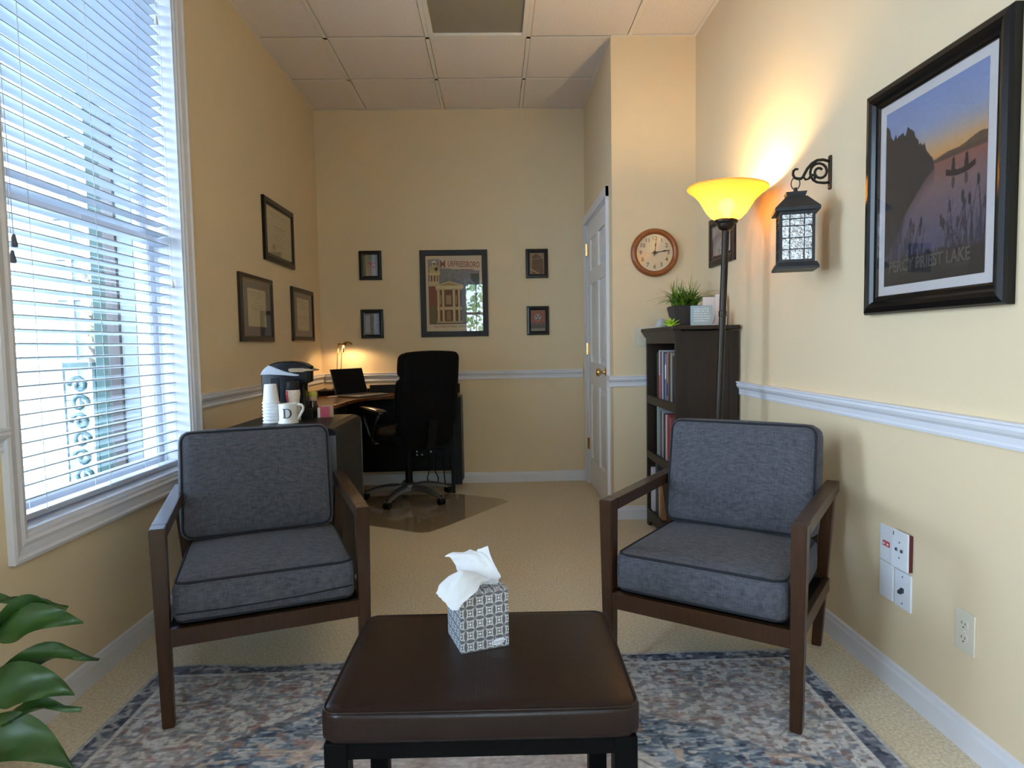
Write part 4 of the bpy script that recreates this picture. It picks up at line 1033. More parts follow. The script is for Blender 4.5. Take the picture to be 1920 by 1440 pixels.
# ------------------------------------------------------------------ mini fridge with coffee things
fr = thing('mini_fridge', 'black mini fridge with silver edged door behind the left armchair', 'fridge', (-.92, 2.985, 0))
FB = (-.225, .192, -.265, .255)
box_part('body', FB+(.02, .762), M['black'], fr, .006, 2)
bm = bmesh.new(); bm_box(bm, -.235, .202, -.272, .262, .762, .780, .004, 2); obj('top', bm, M['black'], fr)
bm = bmesh.new(); bm_box(bm, .203, .242, -.265, .258, .04, .752, .004); dpan = obj('door', bm, M['door_dark'], fr)
bm = bmesh.new(); bm_box(bm, .2005, .2445, -.2685, -.2655, .04, .745); bm_box(bm, .2005, .2445, .2585, .2615, .04, .745); obj('silver_edge', bm, M['silver'], dpan, label='satin silver door edge')
bm = bmesh.new(); bm_prism(bm, [(.205, .752), (.245, .748), (.243, .762), (.232, .772), (.205, .780)], -.268, .262, 'y', .003); obj('door_cap', bm, M['black'], dpan)
for x in (-.18, .15):
    for y in (-.22, .21):
        bm = bmesh.new(); bm_lathe(bm, [(.018, 0), (.018, .022)], 10, x, y); obj('foot', bm, M['black'], fr)

km = thing('coffee_maker', 'black and silver single cup coffee maker on the mini fridge', 'coffee maker', (-.9945, 3.07, .780))
S = .000303
Z = lambda X, Y: ((X-155)*S*.90-.1106, (1046-Y)*S)
sil = [Z(*p) for p in ((170,1046),(165,700),(158,345),(175,300),(225,245),(300,195),(360,172),(440,153),(540,143),(640,142),(740,148),(830,163),(910,188),(985,228),(988,262),(983,310),(975,470),(880,505),(868,540),(885,890),(885,1046))]
bm = bmesh.new(); bm_prism(bm, sil, 0, .092, 'y', .012, 3); obj('body', bm, M['black_gloss'], km, True, angle=35)
bm = bmesh.new(); bm_prism(bm, [Z(*p) for p in ((700,1046),(700,905),(1000,900),(1018,930),(1018,1046))], .006, .086, 'y', .004, 2); obj('drip_tray', bm, M['black'], km)
band = [Z(*p) for p in ((156,350),(178,300),(228,246),(302,196),(380,222),(470,256),(560,290),(640,312),(730,332),(815,348),(822,362),(805,376),(700,374),(560,360),(430,352),(300,346))]
bm = bmesh.new(); bm_prism(bm, band, -.0035, .0005, 'y', .0015); obj('silver_band', bm, M['silver'], km, label='satin silver curved side band')
bm = bmesh.new(); bm_prism(bm, band, .0915, .0955, 'y', .0015); obj('silver_band', bm, M['silver'], km, label='satin silver curved side band')
bm = bmesh.new()
bm_prism(bm, [Z(*p) for p in ((640,262),(690,250),(900,252),(925,268),(925,305),(890,316),(690,316),(645,300))], -.006, -.0005, 'y', .0015)
bm_prism(bm, [Z(*p) for p in ((890,258),(990,262),(1074,288),(1060,300),(990,302),(890,306))], -.005, .10, 'y', .002)
obj('handle', bm, M['chrome'], km, label='chrome lift handle')
box_part('water_tank', Z(330, 0)[:1]+Z(470, 0)[:1]+(-.004, -.0005)+(Z(0, 880)[1], Z(0, 400)[1]), M['black'], km, .001)

for k in range(7):
    bm = bmesh.new(); zz = k*.0146
    bm_lathe(bm, [(.0365, 0), (.0385, .0015), (.0388, .0045), (.0365, .006), (.0352, .0055), (.0260, .086), (.0245, .088), (0, .088)], 22)
    o = obj('foam_cup', bm, M['foam'], None, True, angle=50); o.location = (-1.014, 2.935, .780+zz)
    tag(o, 'topmost white foam cup, upside down, its tapered side fully showing' if k == 6 else ('bottom white foam cup of the stack, standing on the mini fridge top' if k == 0 else 'white foam cup nested in the middle of the stack, only its rim showing'), 'cup', 'stacked foam cups')

mg = thing('mug', 'white mug with a dark letter D in front of the coffee maker', 'mug', (-.936, 2.925, .780))
bm = bmesh.new(); bm_lathe(bm, [(0, .006), (.035, .006), (.0375, .012), (.0385, .084), (.0415, .087), (.0420, .084), (.0405, .078), (.0395, .018), (.0415, .008), (.0455, .003), (.0450, 0), (0, 0)], 28); obj('body', bm, M['ceramic'], mg, True, angle=50)
bm = bmesh.new(); bm_tube(bm, [(.038, 0, .076), (.050, 0, .082), (.062, 0, .080), (.068, 0, .070), (.066, 0, .056), (.056, 0, .038), (.046, 0, .022), (.039, 0, .014)], [.006, .0062, .0062, .006, .006, .0062, .0065, .006], 8); obj('handle', bm, M['ceramic'], mg, True)
tb2 = bmesh.new()
def strip_quad(pts_a, pts_b):
    A = [tb2.verts.new((x, 0, z)) for x, z in pts_a]; B = [tb2.verts.new((x, 0, z)) for x, z in pts_b]
    for i in range(len(A)-1): tb2.faces.new((A[i], A[i+1], B[i+1], B[i]))
L = np.linspace
strip_quad([(-.0155, z) for z in L(-.021, .021, 5)], [(-.0075, z) for z in L(-.021, .021, 5)])
for zz in (-.021, .018): strip_quad([(x, zz) for x in L(-.0205, .001, 8)], [(x, zz+.003) for x in L(-.0205, .001, 8)])
th_ = L(-PI/2, PI/2, 17)
strip_quad([(.000+.0205*math.cos(t), .021*math.sin(t)) for t in th_], [(.000+.0125*math.cos(t), .0175*math.sin(t)) for t in th_])
me = bpy.data.meshes.new('letter'); tb2.to_mesh(me); tb2.free()
co = np.zeros(len(me.vertices)*3); me.vertices.foreach_get('co', co); co = co.reshape(-1, 3); rad = .0412
a = co[:, 0]/rad; dep = rad-co[:, 1]; co = np.stack([dep*np.sin(a), -dep*np.cos(a), co[:, 2]+.045], 1); me.vertices.foreach_set('co', co.ravel())
o = obj('letter', me, M['ink'], mg); o.rotation_euler = (0, 0, math.radians(11))
cb = thing('creamer_bottle', 'red and cream creamer bottle with dark cap behind the white mug', 'bottle', (-.938, 3.012, .780))
bm = bmesh.new(); bm_lathe(bm, [(0, 0), (.030, 0), (.032, .004), (.032, .060), (.027, .085), (.030, .105), (.033, .125), (.031, .142), (.020, .150), (0, .150)], 24); obj('body', bm, M['bottle_white'], cb, True)
bm = bmesh.new()
for k in range(9):
    a0, a1 = math.radians(205+k*5), math.radians(210+k*5)
prof = [(.0324, .004), (.0324, .060), (.0274, .085), (.0304, .105), (.0334, .125), (.0318, .140)]
vs = [[bm.verts.new((r*math.cos(a), r*math.sin(a), z)) for a in np.radians(np.linspace(195, 245, 8))] for r, z in prof]
for i in range(len(prof)-1):
    for j in range(7): bm.faces.new((vs[i][j], vs[i][j+1], vs[i+1][j+1], vs[i+1][j]))
obj('red_label', bm, M['red'], cb, True)
bm = bmesh.new(); bm_lathe(bm, [(.0305, .143), (.0310, .148), (.0295, .178), (.026, .182), (0, .182)], 22); obj('cap', bm, M['black'], cb, True, angle=40)
yb = thing('syrup_bottle', 'brown bottle with yellow lid right of the coffee maker', 'bottle', (-.903, 3.205, .780))
bm = bmesh.new(); bm_lathe(bm, [(0, 0), (.020, 0), (.021, .004), (.021, .058), (.018, .070), (.0185, .076)], 18); obj('body', bm, M['amber_dark'], yb, True)
bm = bmesh.new(); bm_lathe(bm, [(.0185, .074), (.021, .078), (.021, .096), (.0185, .098), (0, .098)], 18); obj('neck_label', bm, M['kraft'], yb, True)
bm = bmesh.new(); bm_lathe(bm, [(.0225, .097), (.0235, .100), (.0235, .115), (.021, .120), (0, .120)], 18); obj('lid', bm, M['yellow'], yb, True, angle=40)
sb = thing('sweetener_box', 'small pink and tan sweetener carton on the edge of the mini fridge', 'carton', (-.828, 3.135, .780), math.radians(18))
box_part('carton', (-.026, .040, -.022, .030, 0, .056), M['kraft'], sb, .001)
bm = bmesh.new(); bm_box(bm, -.014, .022, -.0228, -.0221, .002, .052); bm_box(bm, -.0255, -.0145, -.0226, -.0221, .001, .055); obj('pink_panel', bm, M['pink'], sb)
box_part('white_flap', (-.034, -.022, -.024, -.0227, .001, .049), M['card'], sb)

# ------------------------------------------------------------------ corner desk with laptop and lamp
dk = thing('corner_desk', 'black corner desk with red-brown top in the back left corner', 'desk', (0, 0, 0))
poly = [(-1.362, 4.16), (-1.05, 4.16), (-1.028, 4.20), (-1.022, 4.24), (-1.012, 4.46), (-.985, 4.62), (-.935, 4.74), (-.85, 4.82), (-.74, 4.862), (-.60, 4.88), (-.285, 4.885), (-.285, 5.180), (-1.362, 5.180)]
bm = bmesh.new(); bm_prism(bm, poly, .722, .746, 'z', .003, 2); obj('desk_top', bm, M['desk_top'], dk, label='red-brown laminate top with curved front edge')
bm = bmesh.new(); bm_box(bm, -1.000, -.285, 5.158, 5.178, .7465, .812, .003); bm_box(bm, -1.362, -1.342, 4.40, 5.178, .7465, .790, .003); bm_prism(bm, [(-1.342, 4.93), (-1.342, 5.158), (-1.000, 5.158), (-1.000, 5.135)], .7465, .785, 'z'); obj('back_ledge', bm, M['black'], dk)
bm = bmesh.new(); bm_prism(bm, [(4.885, .08), (5.175, .045), (5.175, .72), (4.93, .72), (4.895, .55)], -.300, -.265, 'x', .004); obj('end_panel', bm, M['black'], dk)
box_part('leg', (-.345, -.318, 4.842, 4.868, 0, .72), M['black'], dk)
box_part('front_board', (-.345, -.266, 4.869, 4.884, .06, .72), M['black'], dk)
box_part('leg', (-1.06, -1.03, 4.18, 4.21, 0, .72), M['black'], dk)
box_part('side_panel', (-1.340, -1.10, 4.165, 4.185, 0, .72), M['black'], dk)
box_part('modesty_panel', (-1.30, -.31, 5.120, 5.135, .12, .72), M['black'], dk)
box_part('wing_panel', (-1.335, -1.320, 4.20, 5.11, .12, .72), M['black'], dk)
bm = bmesh.new(); bm_box(bm, -1.31, -1.06, 4.22, 4.60, .10, .715); obj('drawer_pedestal', bm, M['black'], dk)

lp = thing('laptop', 'open laptop with dark screen on the corner desk', 'laptop', (-1.085, 4.935, .7463), math.radians(55))
LW, LD = .318, .220
bm = bmesh.new(); bm_box(bm, -LW/2, LW/2, -LD, 0, .002, .014, .003, 2); obj('base', bm, M['silver'], lp)
box_part('keyboard', (-LW/2+.02, LW/2-.02, -.125, -.02, .0141, .0152), M['black'], lp); box_part('trackpad', (-.05, .05, -.20, -.135, .0141, .0146), M['silver'], lp)
Tm = Matrix.Translation((0, .004, .012)) @ Matrix.Rotation(math.radians(-17), 4, 'X')
def box_m(nm, d, mat, par, m4):
    bm = bmesh.new(); bm_box(bm, *d); bmesh.ops.transform(bm, matrix=m4, verts=bm.verts[:]); return obj(nm, bm, mat, par)
scn = box_m('lid', (-LW/2, LW/2, 0, .006, 0, .203), M['silver'], lp, Tm)
box_m('screen', (-LW/2+.004, LW/2-.004, -.0012, -.0002, .004, .199), M['laptop'], scn, Tm)
bm = bmesh.new(); bm_tube(bm, [(-.16, -.01, .008), (-.19, 0, .006), (-.215, .02, .003), (-.20, .06, .003), (-.15, .08, .003), (-.08, .09, .003)], .0028, 6); obj('charging_cable', bm, M['white'], lp, True)

dl = thing('desk_lamp', 'slender gold desk lamp with small round head, lit, behind the laptop', 'lamp', (-1.215, 5.070, .7855))
bm = bmesh.new(); bm_lathe(bm, [(0, 0), (.055, 0), (.057, .008), (.050, .018), (.02, .024), (0, .025)], 24); obj('base', bm, M['gold'], dl, True, angle=40)
for dx in (-.014, .018):
    bm = bmesh.new(); bm_tube(bm, [(dx-.010, 0, .02), (dx+.002, 0, .25), (dx+.016, -.002, .353)], .0028, 6); obj('arm_rod', bm, M['gold'], dl, True)
bm = bmesh.new(); bm_tube(bm, [(-.004, 0, .355), (.045, -.004, .355)], .006, 8); obj('pivot', bm, M['gold'], dl, True)
bm = bmesh.new(); bm_lathe(bm, [(0, .376), (.018, .373), (.034, .363), (.043, .349), (.041, .347), (.033, .359), (0, .369)], 24, .070, -.008); hd = obj('head', bm, M['gold'], dl, True)
bm = bmesh.new(); bm_lathe(bm, [(0, .350), (.034, .350), (.034, .352), (0, .354)], 18, .070, -.008); obj('halogen_lens', bm, M['halogen'], hd)
bm = bmesh.new(); bm_tube(bm, [(.044, -.02, .345), (.042, -.02, .291)], .0045, 8); obj('handle', bm, M['gold'], hd, True, label='small brass handle below the head')
l = bpy.data.lights.new('desk_lamp_beam', 'SPOT'); l.energy = 1.3; l.color = (1.0, .62, .28); l.spot_size = math.radians(168); l.spot_blend = .35; l.shadow_soft_size = .03
o = bpy.data.objects.new('desk_lamp_beam', l); o.parent = dl; o.location = (.070, -.008, .341); COL.objects.link(o)

o = box_part('paper_slip', (-.03, .035, -.02, .02, 0, .004), M['white'], None, .001); o.location = (-.925, 5.115, .7463); tag(o, 'flat white gadget lying on the desk beside the laptop', 'gadget')
bm = bmesh.new(); bm_prism(bm, [(-.008, 0), (.008, 0), (.006, .045), (-.006, .045)], -.008, .008, 'y'); o = obj('upright_charger', bm, M['white']); o.location = (-1.02, 5.148, .7463); tag(o, 'small upright white charger by the laptop screen', 'charger')

# ------------------------------------------------------------------ office chair and chair mat
oc_ = thing('office_chair', 'black high-backed office chair with silver five-star base at the desk', 'office chair', (-.640, 4.663, .006), math.radians(40))
bm = bmesh.new(); bm_lathe(bm, [(.055, .068), (.058, .075), (.055, .112), (.036, .122), (.030, .124)], 20); hub = obj('hub', bm, M['silver'], oc_, True, angle=40)
for k in range(5):
    a = math.radians(-111-40+72*k); d = Vector((math.cos(a), math.sin(a), 0)); n_ = Vector((-d.y, d.x, 0))
    bm = bmesh.new(); rows = []
    for f in np.linspace(0, 1, 9):
        c = d*(.03+.295*f); zt = .108-.050*f**2.2+.010*math.sin(PI*f); hgt = .044-.022*f; w = .030-.010*f
        rows.append([bm.verts.new(c+n_*s*w*ww+Vector((0, 0, zt-hh*hgt))) for s, ww, hh in ((-1, 1, 1), (-1, 1, .35), (-.5, 1, 0), (.5, 1, 0), (1, 1, .35), (1, 1, 1))])
    for i in range(8):
        for j in range(6): bm.faces.new((rows[i][j], rows[i][(j+1) % 6], rows[i+1][(j+1) % 6], rows[i+1][j]))
    bm.faces.new(rows[0]); bm.faces.new(rows[-1][::-1]); bmesh.ops.recalc_face_normals(bm, faces=bm.faces[:])
    lg = obj('base_leg', bm, M['silver'], oc_, True, angle=45)
    bm = bmesh.new(); c = d*.318
    for s in (-1, 1):
        q = c+n_*s*.015
        ring0 = []
        tmp = bmesh.new(); bm_lathe(tmp, [(0, -.010), (.020, -.010), (.024, -.006), (.024, .006), (.020, .010), (0, .010)], 16, 0, 0, 'y')
        bmesh.ops.transform(tmp, matrix=Matrix.Translation((q.x, q.y, .0245)) @ Matrix.Rotation(a, 4, 'Z'), verts=tmp.verts[:])
        mp = {v: bm.verts.new(v.co) for v in tmp.verts}
        for f in tmp.faces: bm.faces.new([mp[v] for v in f.verts])
        tmp.free()
    bm_tube(bm, [c+Vector((0, 0, .024)), c+Vector((0, 0, .066))], .008, 8)
    obj('caster', bm, M['black'], lg, True, angle=45)
bm = bmesh.new(); bm_lathe(bm, [(.027, .118), (.027, .30), (.018, .302), (.018, .40), (0, .40)], 16); obj('gas_lift', bm, M['black'], oc_, True, angle=40)
bm = bmesh.new(); bm_box(bm, -.11, .11, -.14, .14, .385, .425, .01, 2); obj('tilt_mechanism', bm, M['black'], oc_)
bm = bmesh.new(); bm_cushion(bm, .50, .50, .11, .045, (.01, .02, .02), 13, Matrix.Translation((0, .02, .475))); obj('seat', bm, M['black_soft'], oc_, True)
Bm = Matrix.Translation((0, -.275, .735)) @ Matrix.Rotation(math.radians(8), 4, 'X') @ Matrix.Rotation(PI/2, 4, 'X')
bm = bmesh.new(); bm_cushion(bm, .455, .665, .075, .036, (.012, .012, .010), 15, Bm)
for v in bm.verts:       # shell narrows toward the bottom
    k = sstep(np.array(v.co.z), .40, .62); v.co.x *= (.80+.20*float(k))
bk = obj('back_shell', bm, M['black_soft'], oc_, True)
for zc, hh, tt, ww in ((.975, .165, .085, .415), (.745, .29, .075, .44), (.515, .155, .075, .40)):
    bm = bmesh.new(); bm_cushion(bm, ww, hh, tt, .034, (.01, .008, .018), 11, Matrix.Translation((0, -.212-(zc-.735)*.14, zc)) @ Matrix.Rotation(math.radians(8), 4, 'X') @ Matrix.Rotation(PI/2, 4, 'X'))
    obj('back_cushion', bm, M['black_soft'], oc_, True)
bm = bmesh.new(); bm_tube(bm, [Bm @ Vector((x, y, -.034)) for x, y in rounded_rect(.205, .305, .05)], .005, 6, closed=True)
for v in bm.verts: v.co.x *= (.80+.20*float(sstep(np.array(v.co.z), .40, .62)))
obj('piping', bm, M['black'], bk, True)
bm = bmesh.new(); bm_prism(bm, [(-.20, .42), (-.15, .42), (-.27, .52), (-.30, .60), (-.325, .60), (-.31, .48), (-.28, .40), (-.10, .385), (-.10, .40)], -.035, .035, 'x'); obj('back_bar', bm, M['black'], oc_)
for s in (-1, 1):
    x = s*.285
    bm = bmesh.new()
    bm_tube(bm, [(x-s*.02, .02, .44), (x+s*.005, -.01, .50), (x+s*.012, -.07, .60), (x+s*.008, -.12, .655)], [.013, .013, .013, .011], 8)
    bm_tube(bm, [(x-s*.02, .02, .44), (x+s*.005, .035, .50), (x+s*.012, .09, .60), (x+s*.008, .13, .655)], [.013, .013, .013, .011], 8)
    bm_tube(bm, [(x-s*.16, .02, .424), (x-s*.02, .02, .436)], .012, 8)
    ar = obj('armrest', bm, M['arm_gloss'], oc_, True)
    bm = bmesh.new(); bm_cushion(bm, .075, .30, .034, .016, (0, .008, .006), 9, Matrix.Translation((x, .0, .668)) @ Matrix.Rotation(math.radians(3), 4, 'X')); obj('arm_pad', bm, M['arm_gloss'], ar, True)
bm = bmesh.new(); cp = [(-1.02, 4.12), (-.82, 4.005), (-.60, 3.885), (-.50, 3.825), (-.455, 3.812), (-.41, 3.825), (-.33, 3.925), (.075, 4.524), (.02, 4.62), (-.31, 4.80), (-.70, 4.805), (-1.00, 4.78)]
bm_prism(bm, cp, .001, .005, 'z'); o = obj('chair_mat', bm, M['plastic_mat']); tag(o, 'clear smoked vinyl chair mat on the carpet under the office chair', 'chair mat')
ps = thing('power_strip', 'black power strip with white plugs on the dark panel under the desk', 'power strip', (-.56, 5.108, .27))
box_part('housing', (-.14, .14, -.022, .006, -.03, .03), M['black'], ps, .004)
for x, z in ((-.07, .012), (-.03, -.012), (-.07, -.014), (.04, .01)):
    box_part('indicator', (x-.006, x+.006, -.0255, -.0225, z-.006, z+.006), M['white'], ps)
for k in range(4):
    bm = bmesh.new(); r = np.random.RandomState(80+k); x0 = -.54+.06*k
    bm_tube(bm, [(x0, 5.075, .26), (x0+r.uniform(-.01, .01), 5.05-.01*k, .20), (x0+r.uniform(-.02, .02), 5.02, .14), (x0+r.uniform(-.02, .02), 5.04, .08), (x0+.01, 5.06, .012)], .004, 6)
    o = obj('power_cable', bm, M['black'], None, True); tag(o, ('black power cable below the power strip, leftmost of the four', 'black power cable below the power strip, second from the left', 'black power cable below the power strip, third from the left', 'black power cable below the power strip, nearest the desk leg')[k], 'cable', 'cables under the desk')

# ------------------------------------------------------------------ bookcase
BX0, BX1, BY0, BY1, BT = .918, 1.236, 3.262, 3.905, 1.190
bc = thing('bookcase', 'dark espresso bookcase with crown top against the right wall', 'bookcase', (0, 0, 0))
for y0, y1 in ((BY0, BY0+.024), (BY1-.024, BY1)):
    bm = bmesh.new(); bm_box(bm, BX0+.004, BX1, y0+.004, y1-.004, 0.0, BT-.022)
    for a, b in ((BX0, BX0+.045), (BX1-.045, BX1)): bm_box(bm, a, b, y0, y1, 0, BT-.022)
    bm_box(bm, BX0+.045, BX1-.045, y0, y1, BT-.105, BT-.022); bm_box(bm, BX0+.045, BX1-.045, y0, y1, .04, .12)
    obj('side_panel', bm, M['espresso'], bc)
box_part('back_panel', (BX1-.008, BX1-.002, BY0+.024, BY1-.024, .04, BT-.022), M['espresso_back'], bc)
bm = bmesh.new(); bm_box(bm, BX0-.026, BX1+.004, BY0-.026, BY1+.026, BT-.016, BT+.004, .003)
bm_prism(bm, [(BX0-.024, BT-.016), (BX0-.001, BT-.05), (BX0+.02, BT-.05), (BX0+.02, BT-.016)], BY0-.02, BY1+.02, 'y'); obj('crown_top', bm, M['espresso'], bc)
box_part('header_rail', (BX0, BX0+.02, BY0+.024, BY1-.024, BT-.085, BT-.05), M['espresso'], bc)
for z in (.788, .455, .095):
    box_part('shelf', (BX0+.004, BX1-.008, BY0+.024, BY1-.024, z-.024, z), M['espresso'], bc); 
    box_part('shelf_edge', (BX0, BX0+.016, BY0+.024, BY1-.024, z-.04, z+.006), M['espresso'], bc)
bm = bmesh.new(); bm_prism(bm, [(BY0+.024, .055), (BY1-.024, .055), (BY1-.024, 0.0), (BY1-.05, 0.0), (BY1-.08, .035), (BY0+.08, .035), (BY0+.05, 0), (BY0+.024, 0)], BX0, BX0+.016, 'x'); obj('plinth', bm, M['espresso'], bc)
# books: (y centre, thickness, height, depth, colour, lean, label)
def book(y, th, h, d, col, z, label, x=.940, pages=True, lean=0.0):
    t = thing('book', label, 'book', (x, y, z), 0, 'books in the bookcase', rot=(lean, 0, 0))
    cm = pmat('book_cover', lin(*col), .5, var=.12, vscale=40)
    bm = bmesh.new(); bm_box(bm, 0, .004, -th/2, th/2, 0, h); bm_box(bm, 0.004, d, -th/2, -th/2+.0022, 0, h); bm_box(bm, .004, d, th/2-.0022, th/2, 0, h); obj('cover', bm, cm, t)
    box_part('pages', (.0042, d-.005, -th/2+.0023, th/2-.0023, .003, h-.003), M['card'], t)
    return t, cm
ZB1 = .7885
row1 = [(3.728, .016, .262, (70, 60, 46), 'thin olive brown book at the left end of the top row'), (3.706, .020, .268, (38, 40, 46), 'black book next to the thin olive one on the top row'), (3.678, .026, .278, (188, 188, 196), 'white book with a red lower spine on the top row'),
        (3.646, .020, .272, (98, 40, 44), 'maroon book between two white ones on the top row'), (3.612, .030, .272, (176, 178, 188), 'tall plain white book on the top row'), (3.578, .016, .268, (30, 32, 48), 'thin navy book right of the plain white one, top row'),
        (3.545, .034, .262, (112, 120, 160), 'blue and white book in the middle of the top row'), (3.505, .030, .268, (168, 112, 84), 'orange brown book near the right of the top row'), (3.468, .026, .262, (54, 44, 42), 'dark brown book right of the orange one, top row'),
        (3.432, .030, .266, (146, 146, 140), 'grey book at the right end of the top row'), (3.392, .030, .250, (44, 48, 58), 'charcoal book by the near side of the top row'), (3.350, .036, .258, (120, 86, 60), 'tan book closest to the near side panel, top row')]
for y, th, h, col, lb in row1:
    t, cm = book(y, th, h, .20, col, ZB1, lb)
    if 'red lower' in lb: box_part('red_spine_band', (-.0006, 0, -th/2, th/2, .004, .135), M['red'], t)
    elif 'orange' in lb:
        box_part('spine_label', (-.0006, 0, -th/2+.003, th/2-.003, .03, .10), M['ink'], t)
    elif 'blue and white' in lb: box_part('spine_label', (-.0006, 0, -th/2+.004, th/2-.004, .12, .20), M['card_blue'], t)
ZB2 = .4555
for y, th, h, col, lb in ((3.722, .034, .300, (142, 164, 160), 'pale green tall binder at the left end of the middle row'), (3.684, .024, .272, (150, 148, 156), 'grey book with a pale label on the middle row'), (3.650, .030, .262, (96, 84, 84), 'grey brown book on the middle row'),
                          (3.612, .026, .268, (166, 166, 172), 'silver grey book on the middle row'), (3.574, .032, .258, (46, 48, 50), 'black and grey book on the middle row'), (3.534, .030, .256, (206, 186, 184), 'pale pink edged book on the middle row'),
                          (3.494, .036, .262, (150, 50, 62), 'red book on the middle row above the armchair back'), (3.452, .034, .250, (140, 80, 84), 'dull red book at the right of the middle row')):
    book(y, th, h, .20, col, ZB2, lb)
ZB3 = .0955
for y, th, h, col, lb, x in ((3.848, .050, .262, (216, 216, 226), 'white binder standing at the left end of the bottom shelf', .936), (3.790, .052, .300, (64, 64, 66), 'dark grey tall binder on the bottom shelf', .950), (3.735, .034, .26, (70, 58, 60), 'dark brown binder on the bottom shelf', .950),
                             (3.690, .030, .20, (204, 178, 140), 'cream book on the bottom shelf', .940), (3.640, .040, .24, (158, 112, 76), 'brown cardboard file on the bottom shelf', .936)):
    book(y, th, h, .22, col, ZB3, lb, x=x)

# things on the bookcase
ZT = BT+.0045
gp = thing('potted_grass_plant', 'bushy green grass plant in a square dark pot on the bookcase', 'plant', (1.085, 3.665, ZT))
bm = bmesh.new(); bm_taper(bm, (-.060, .060, -.060, .060), (-.085, .085, -.085, .085), 0, .118, .004); obj('pot', bm, M['grey_pot'], gp)
box_part('soil', (-.078, .078, -.078, .078, .1185, .121), M['soil'], gp)
r = np.random.RandomState(21)
for k in range(240):
    bm = bmesh.new(); a = r.uniform(0, 2*PI); lean_ = r.beta(2.0, 1.0); L = r.uniform(.14, .25)*(1.0 if lean_ > .4 else 1.05); b0 = Vector((r.uniform(-.06, .06), r.uniform(-.06, .06), .12))
    dirh = Vector((math.cos(a), math.sin(a), 0)); w = r.uniform(.0028, .0060); rows = []
    for f in np.linspace(0, 1, 6):
        p = b0+dirh*(L*lean_*(f**1.15))*.80+Vector((0, 0, L*((1-lean_*.30)*f-.62*lean_*f**2.2)*.85))
        if p.x+1.085 > 1.245: p.x = 1.245-1.085
        if p.x > .035 and p.y < -.115: p.y = -.115
        sd_ = Vector((-dirh.y, dirh.x, 0)); ww = w*(1-f**1.8)+.0002
        rows.append((bm.verts.new(p-sd_*ww), bm.verts.new(p+Vector((0, 0, .0008))), bm.verts.new(p+sd_*ww)))
    for i in range(5):
        for j in range(2): bm.faces.new((rows[i][j], rows[i][j+1], rows[i+1][j+1], rows[i+1][j]))
    obj('blade', bm, M['grass'], gp, True)
su = thing('succulent', 'small lime green succulent on the bookcase front edge', 'plant', (.965, 3.520, ZT))
bm = bmesh.new(); bm_lathe(bm, [(0, 0), (.020, 0), (.022, .010), (0, .012)], 12); obj('base', bm, M['lime'], su, True)
for k in range(13):
    a = 2.4*k; el = (.15, .55, 1.0, 1.35)[min(3, k//4)]; L = .055 if k < 8 else .045; bm = bmesh.new(); rows = []
    d = Vector((math.cos(a)*math.cos(el), math.sin(a)*math.cos(el), math.sin(el))); sd_ = Vector((-math.sin(a), math.cos(a), 0)); n_ = sd_.cross(d)
    for f in np.linspace(0, 1, 6):
        p = Vector((0, 0, .010))+d*L*f; w = .0085*math.sin(PI*(.18+.82*f)**.9)+.0004
        rows.append([bm.verts.new(p+q) for q in (-sd_*w, n_*w*.5, sd_*w, -n_*w*.5)])
    for i in range(5):
        for j in range(4): bm.faces.new((rows[i][j], rows[i][(j+1) % 4], rows[i+1][(j+1) % 4], rows[i+1][j]))
    bm.faces.new(rows[0][::-1]); bm.faces.new(rows[-1]); obj('leaf', bm, M['lime'], su, True)
bm = bmesh.new(); bmesh.ops.create_icosphere(bm, subdivisions=3, radius=.036)
for v in bm.verts: v.co = Vector((v.co.x, v.co.y, (v.co.z if v.co.z > -.016 else -.016)*1.0))*(1+.10*math.sin(v.co.x*90+v.co.y*70)*math.cos(v.co.z*80))
zmin = min(v.co.z for v in bm.verts)
for v in bm.verts: v.co.z -= zmin
o = obj('stone', bm, M['stone'], None, True); o.location = (.975, 3.755, ZT); tag(o, 'rough pale grey stone left of the grass plant on the bookcase', 'stone')
o = box_part('white_tray', (-.022, .022, -.055, .055, 0, .005), M['white'], None, .001); o.location = (.922, 3.680, ZT); tag(o, 'flat white dish at the bookcase front edge below the stone', 'tray')
bb = thing('sign_block', 'pale blue square wooden block sign with lettering on the bookcase', 'sign', (1.072, 3.335, ZT), math.radians(-4))
box_part('block', (-.053, .053, -.016, .016, 0, .104), M['blue_block'], bb, .002)
r = np.random.RandomState(9); bm = bmesh.new(); z = .086
while z > .016:
    x = -.040
    while x < .036:
        w = r.uniform(.004, .012); bm_box(bm, x, min(x+w, .042), -.0166, -.0160, z-.002, z+.0025+r.uniform(0, .003)); x += w+r.uniform(.002, .005)
    z -= .0125
obj('lettering', bm, M['pale_ink'], bb)
cdd = thing('greeting_card', 'open white greeting card with leaf print behind the lamp pole', 'card', (1.178, 3.50, ZT), math.radians(-3))
bm = bmesh.new(); bm_box(bm, -.045, .045, -.001, .001, 0, .158); obj('front_leaf', bm, M['card'], cdd)
bm = bmesh.new(); bm_prism(bm, [(-.045, .001), (.040, .055), (.041, .0535), (-.0435, .0005)], 0, .158, 'z'); obj('rear_leaf', bm, M['card'], cdd)
bm = bmesh.new()
for k in range(7):
    cx, cz, a = .005+.004*k, .015+.011*k, math.radians(30+8*k)
    bm_prism(bm, [(cx+.018*t*math.cos(a)-(.004*math.sin(PI*t))*math.sin(a)*s, cz+.018*t*math.sin(a)+(.004*math.sin(PI*t))*math.cos(a)*s) for s, ts in ((1, np.linspace(0, 1, 5)), (-1, np.linspace(.75, .25, 3))) for t in ts], -.0016, -.001, 'y')
obj('leaf_print', bm, M['card_ink'], cdd)
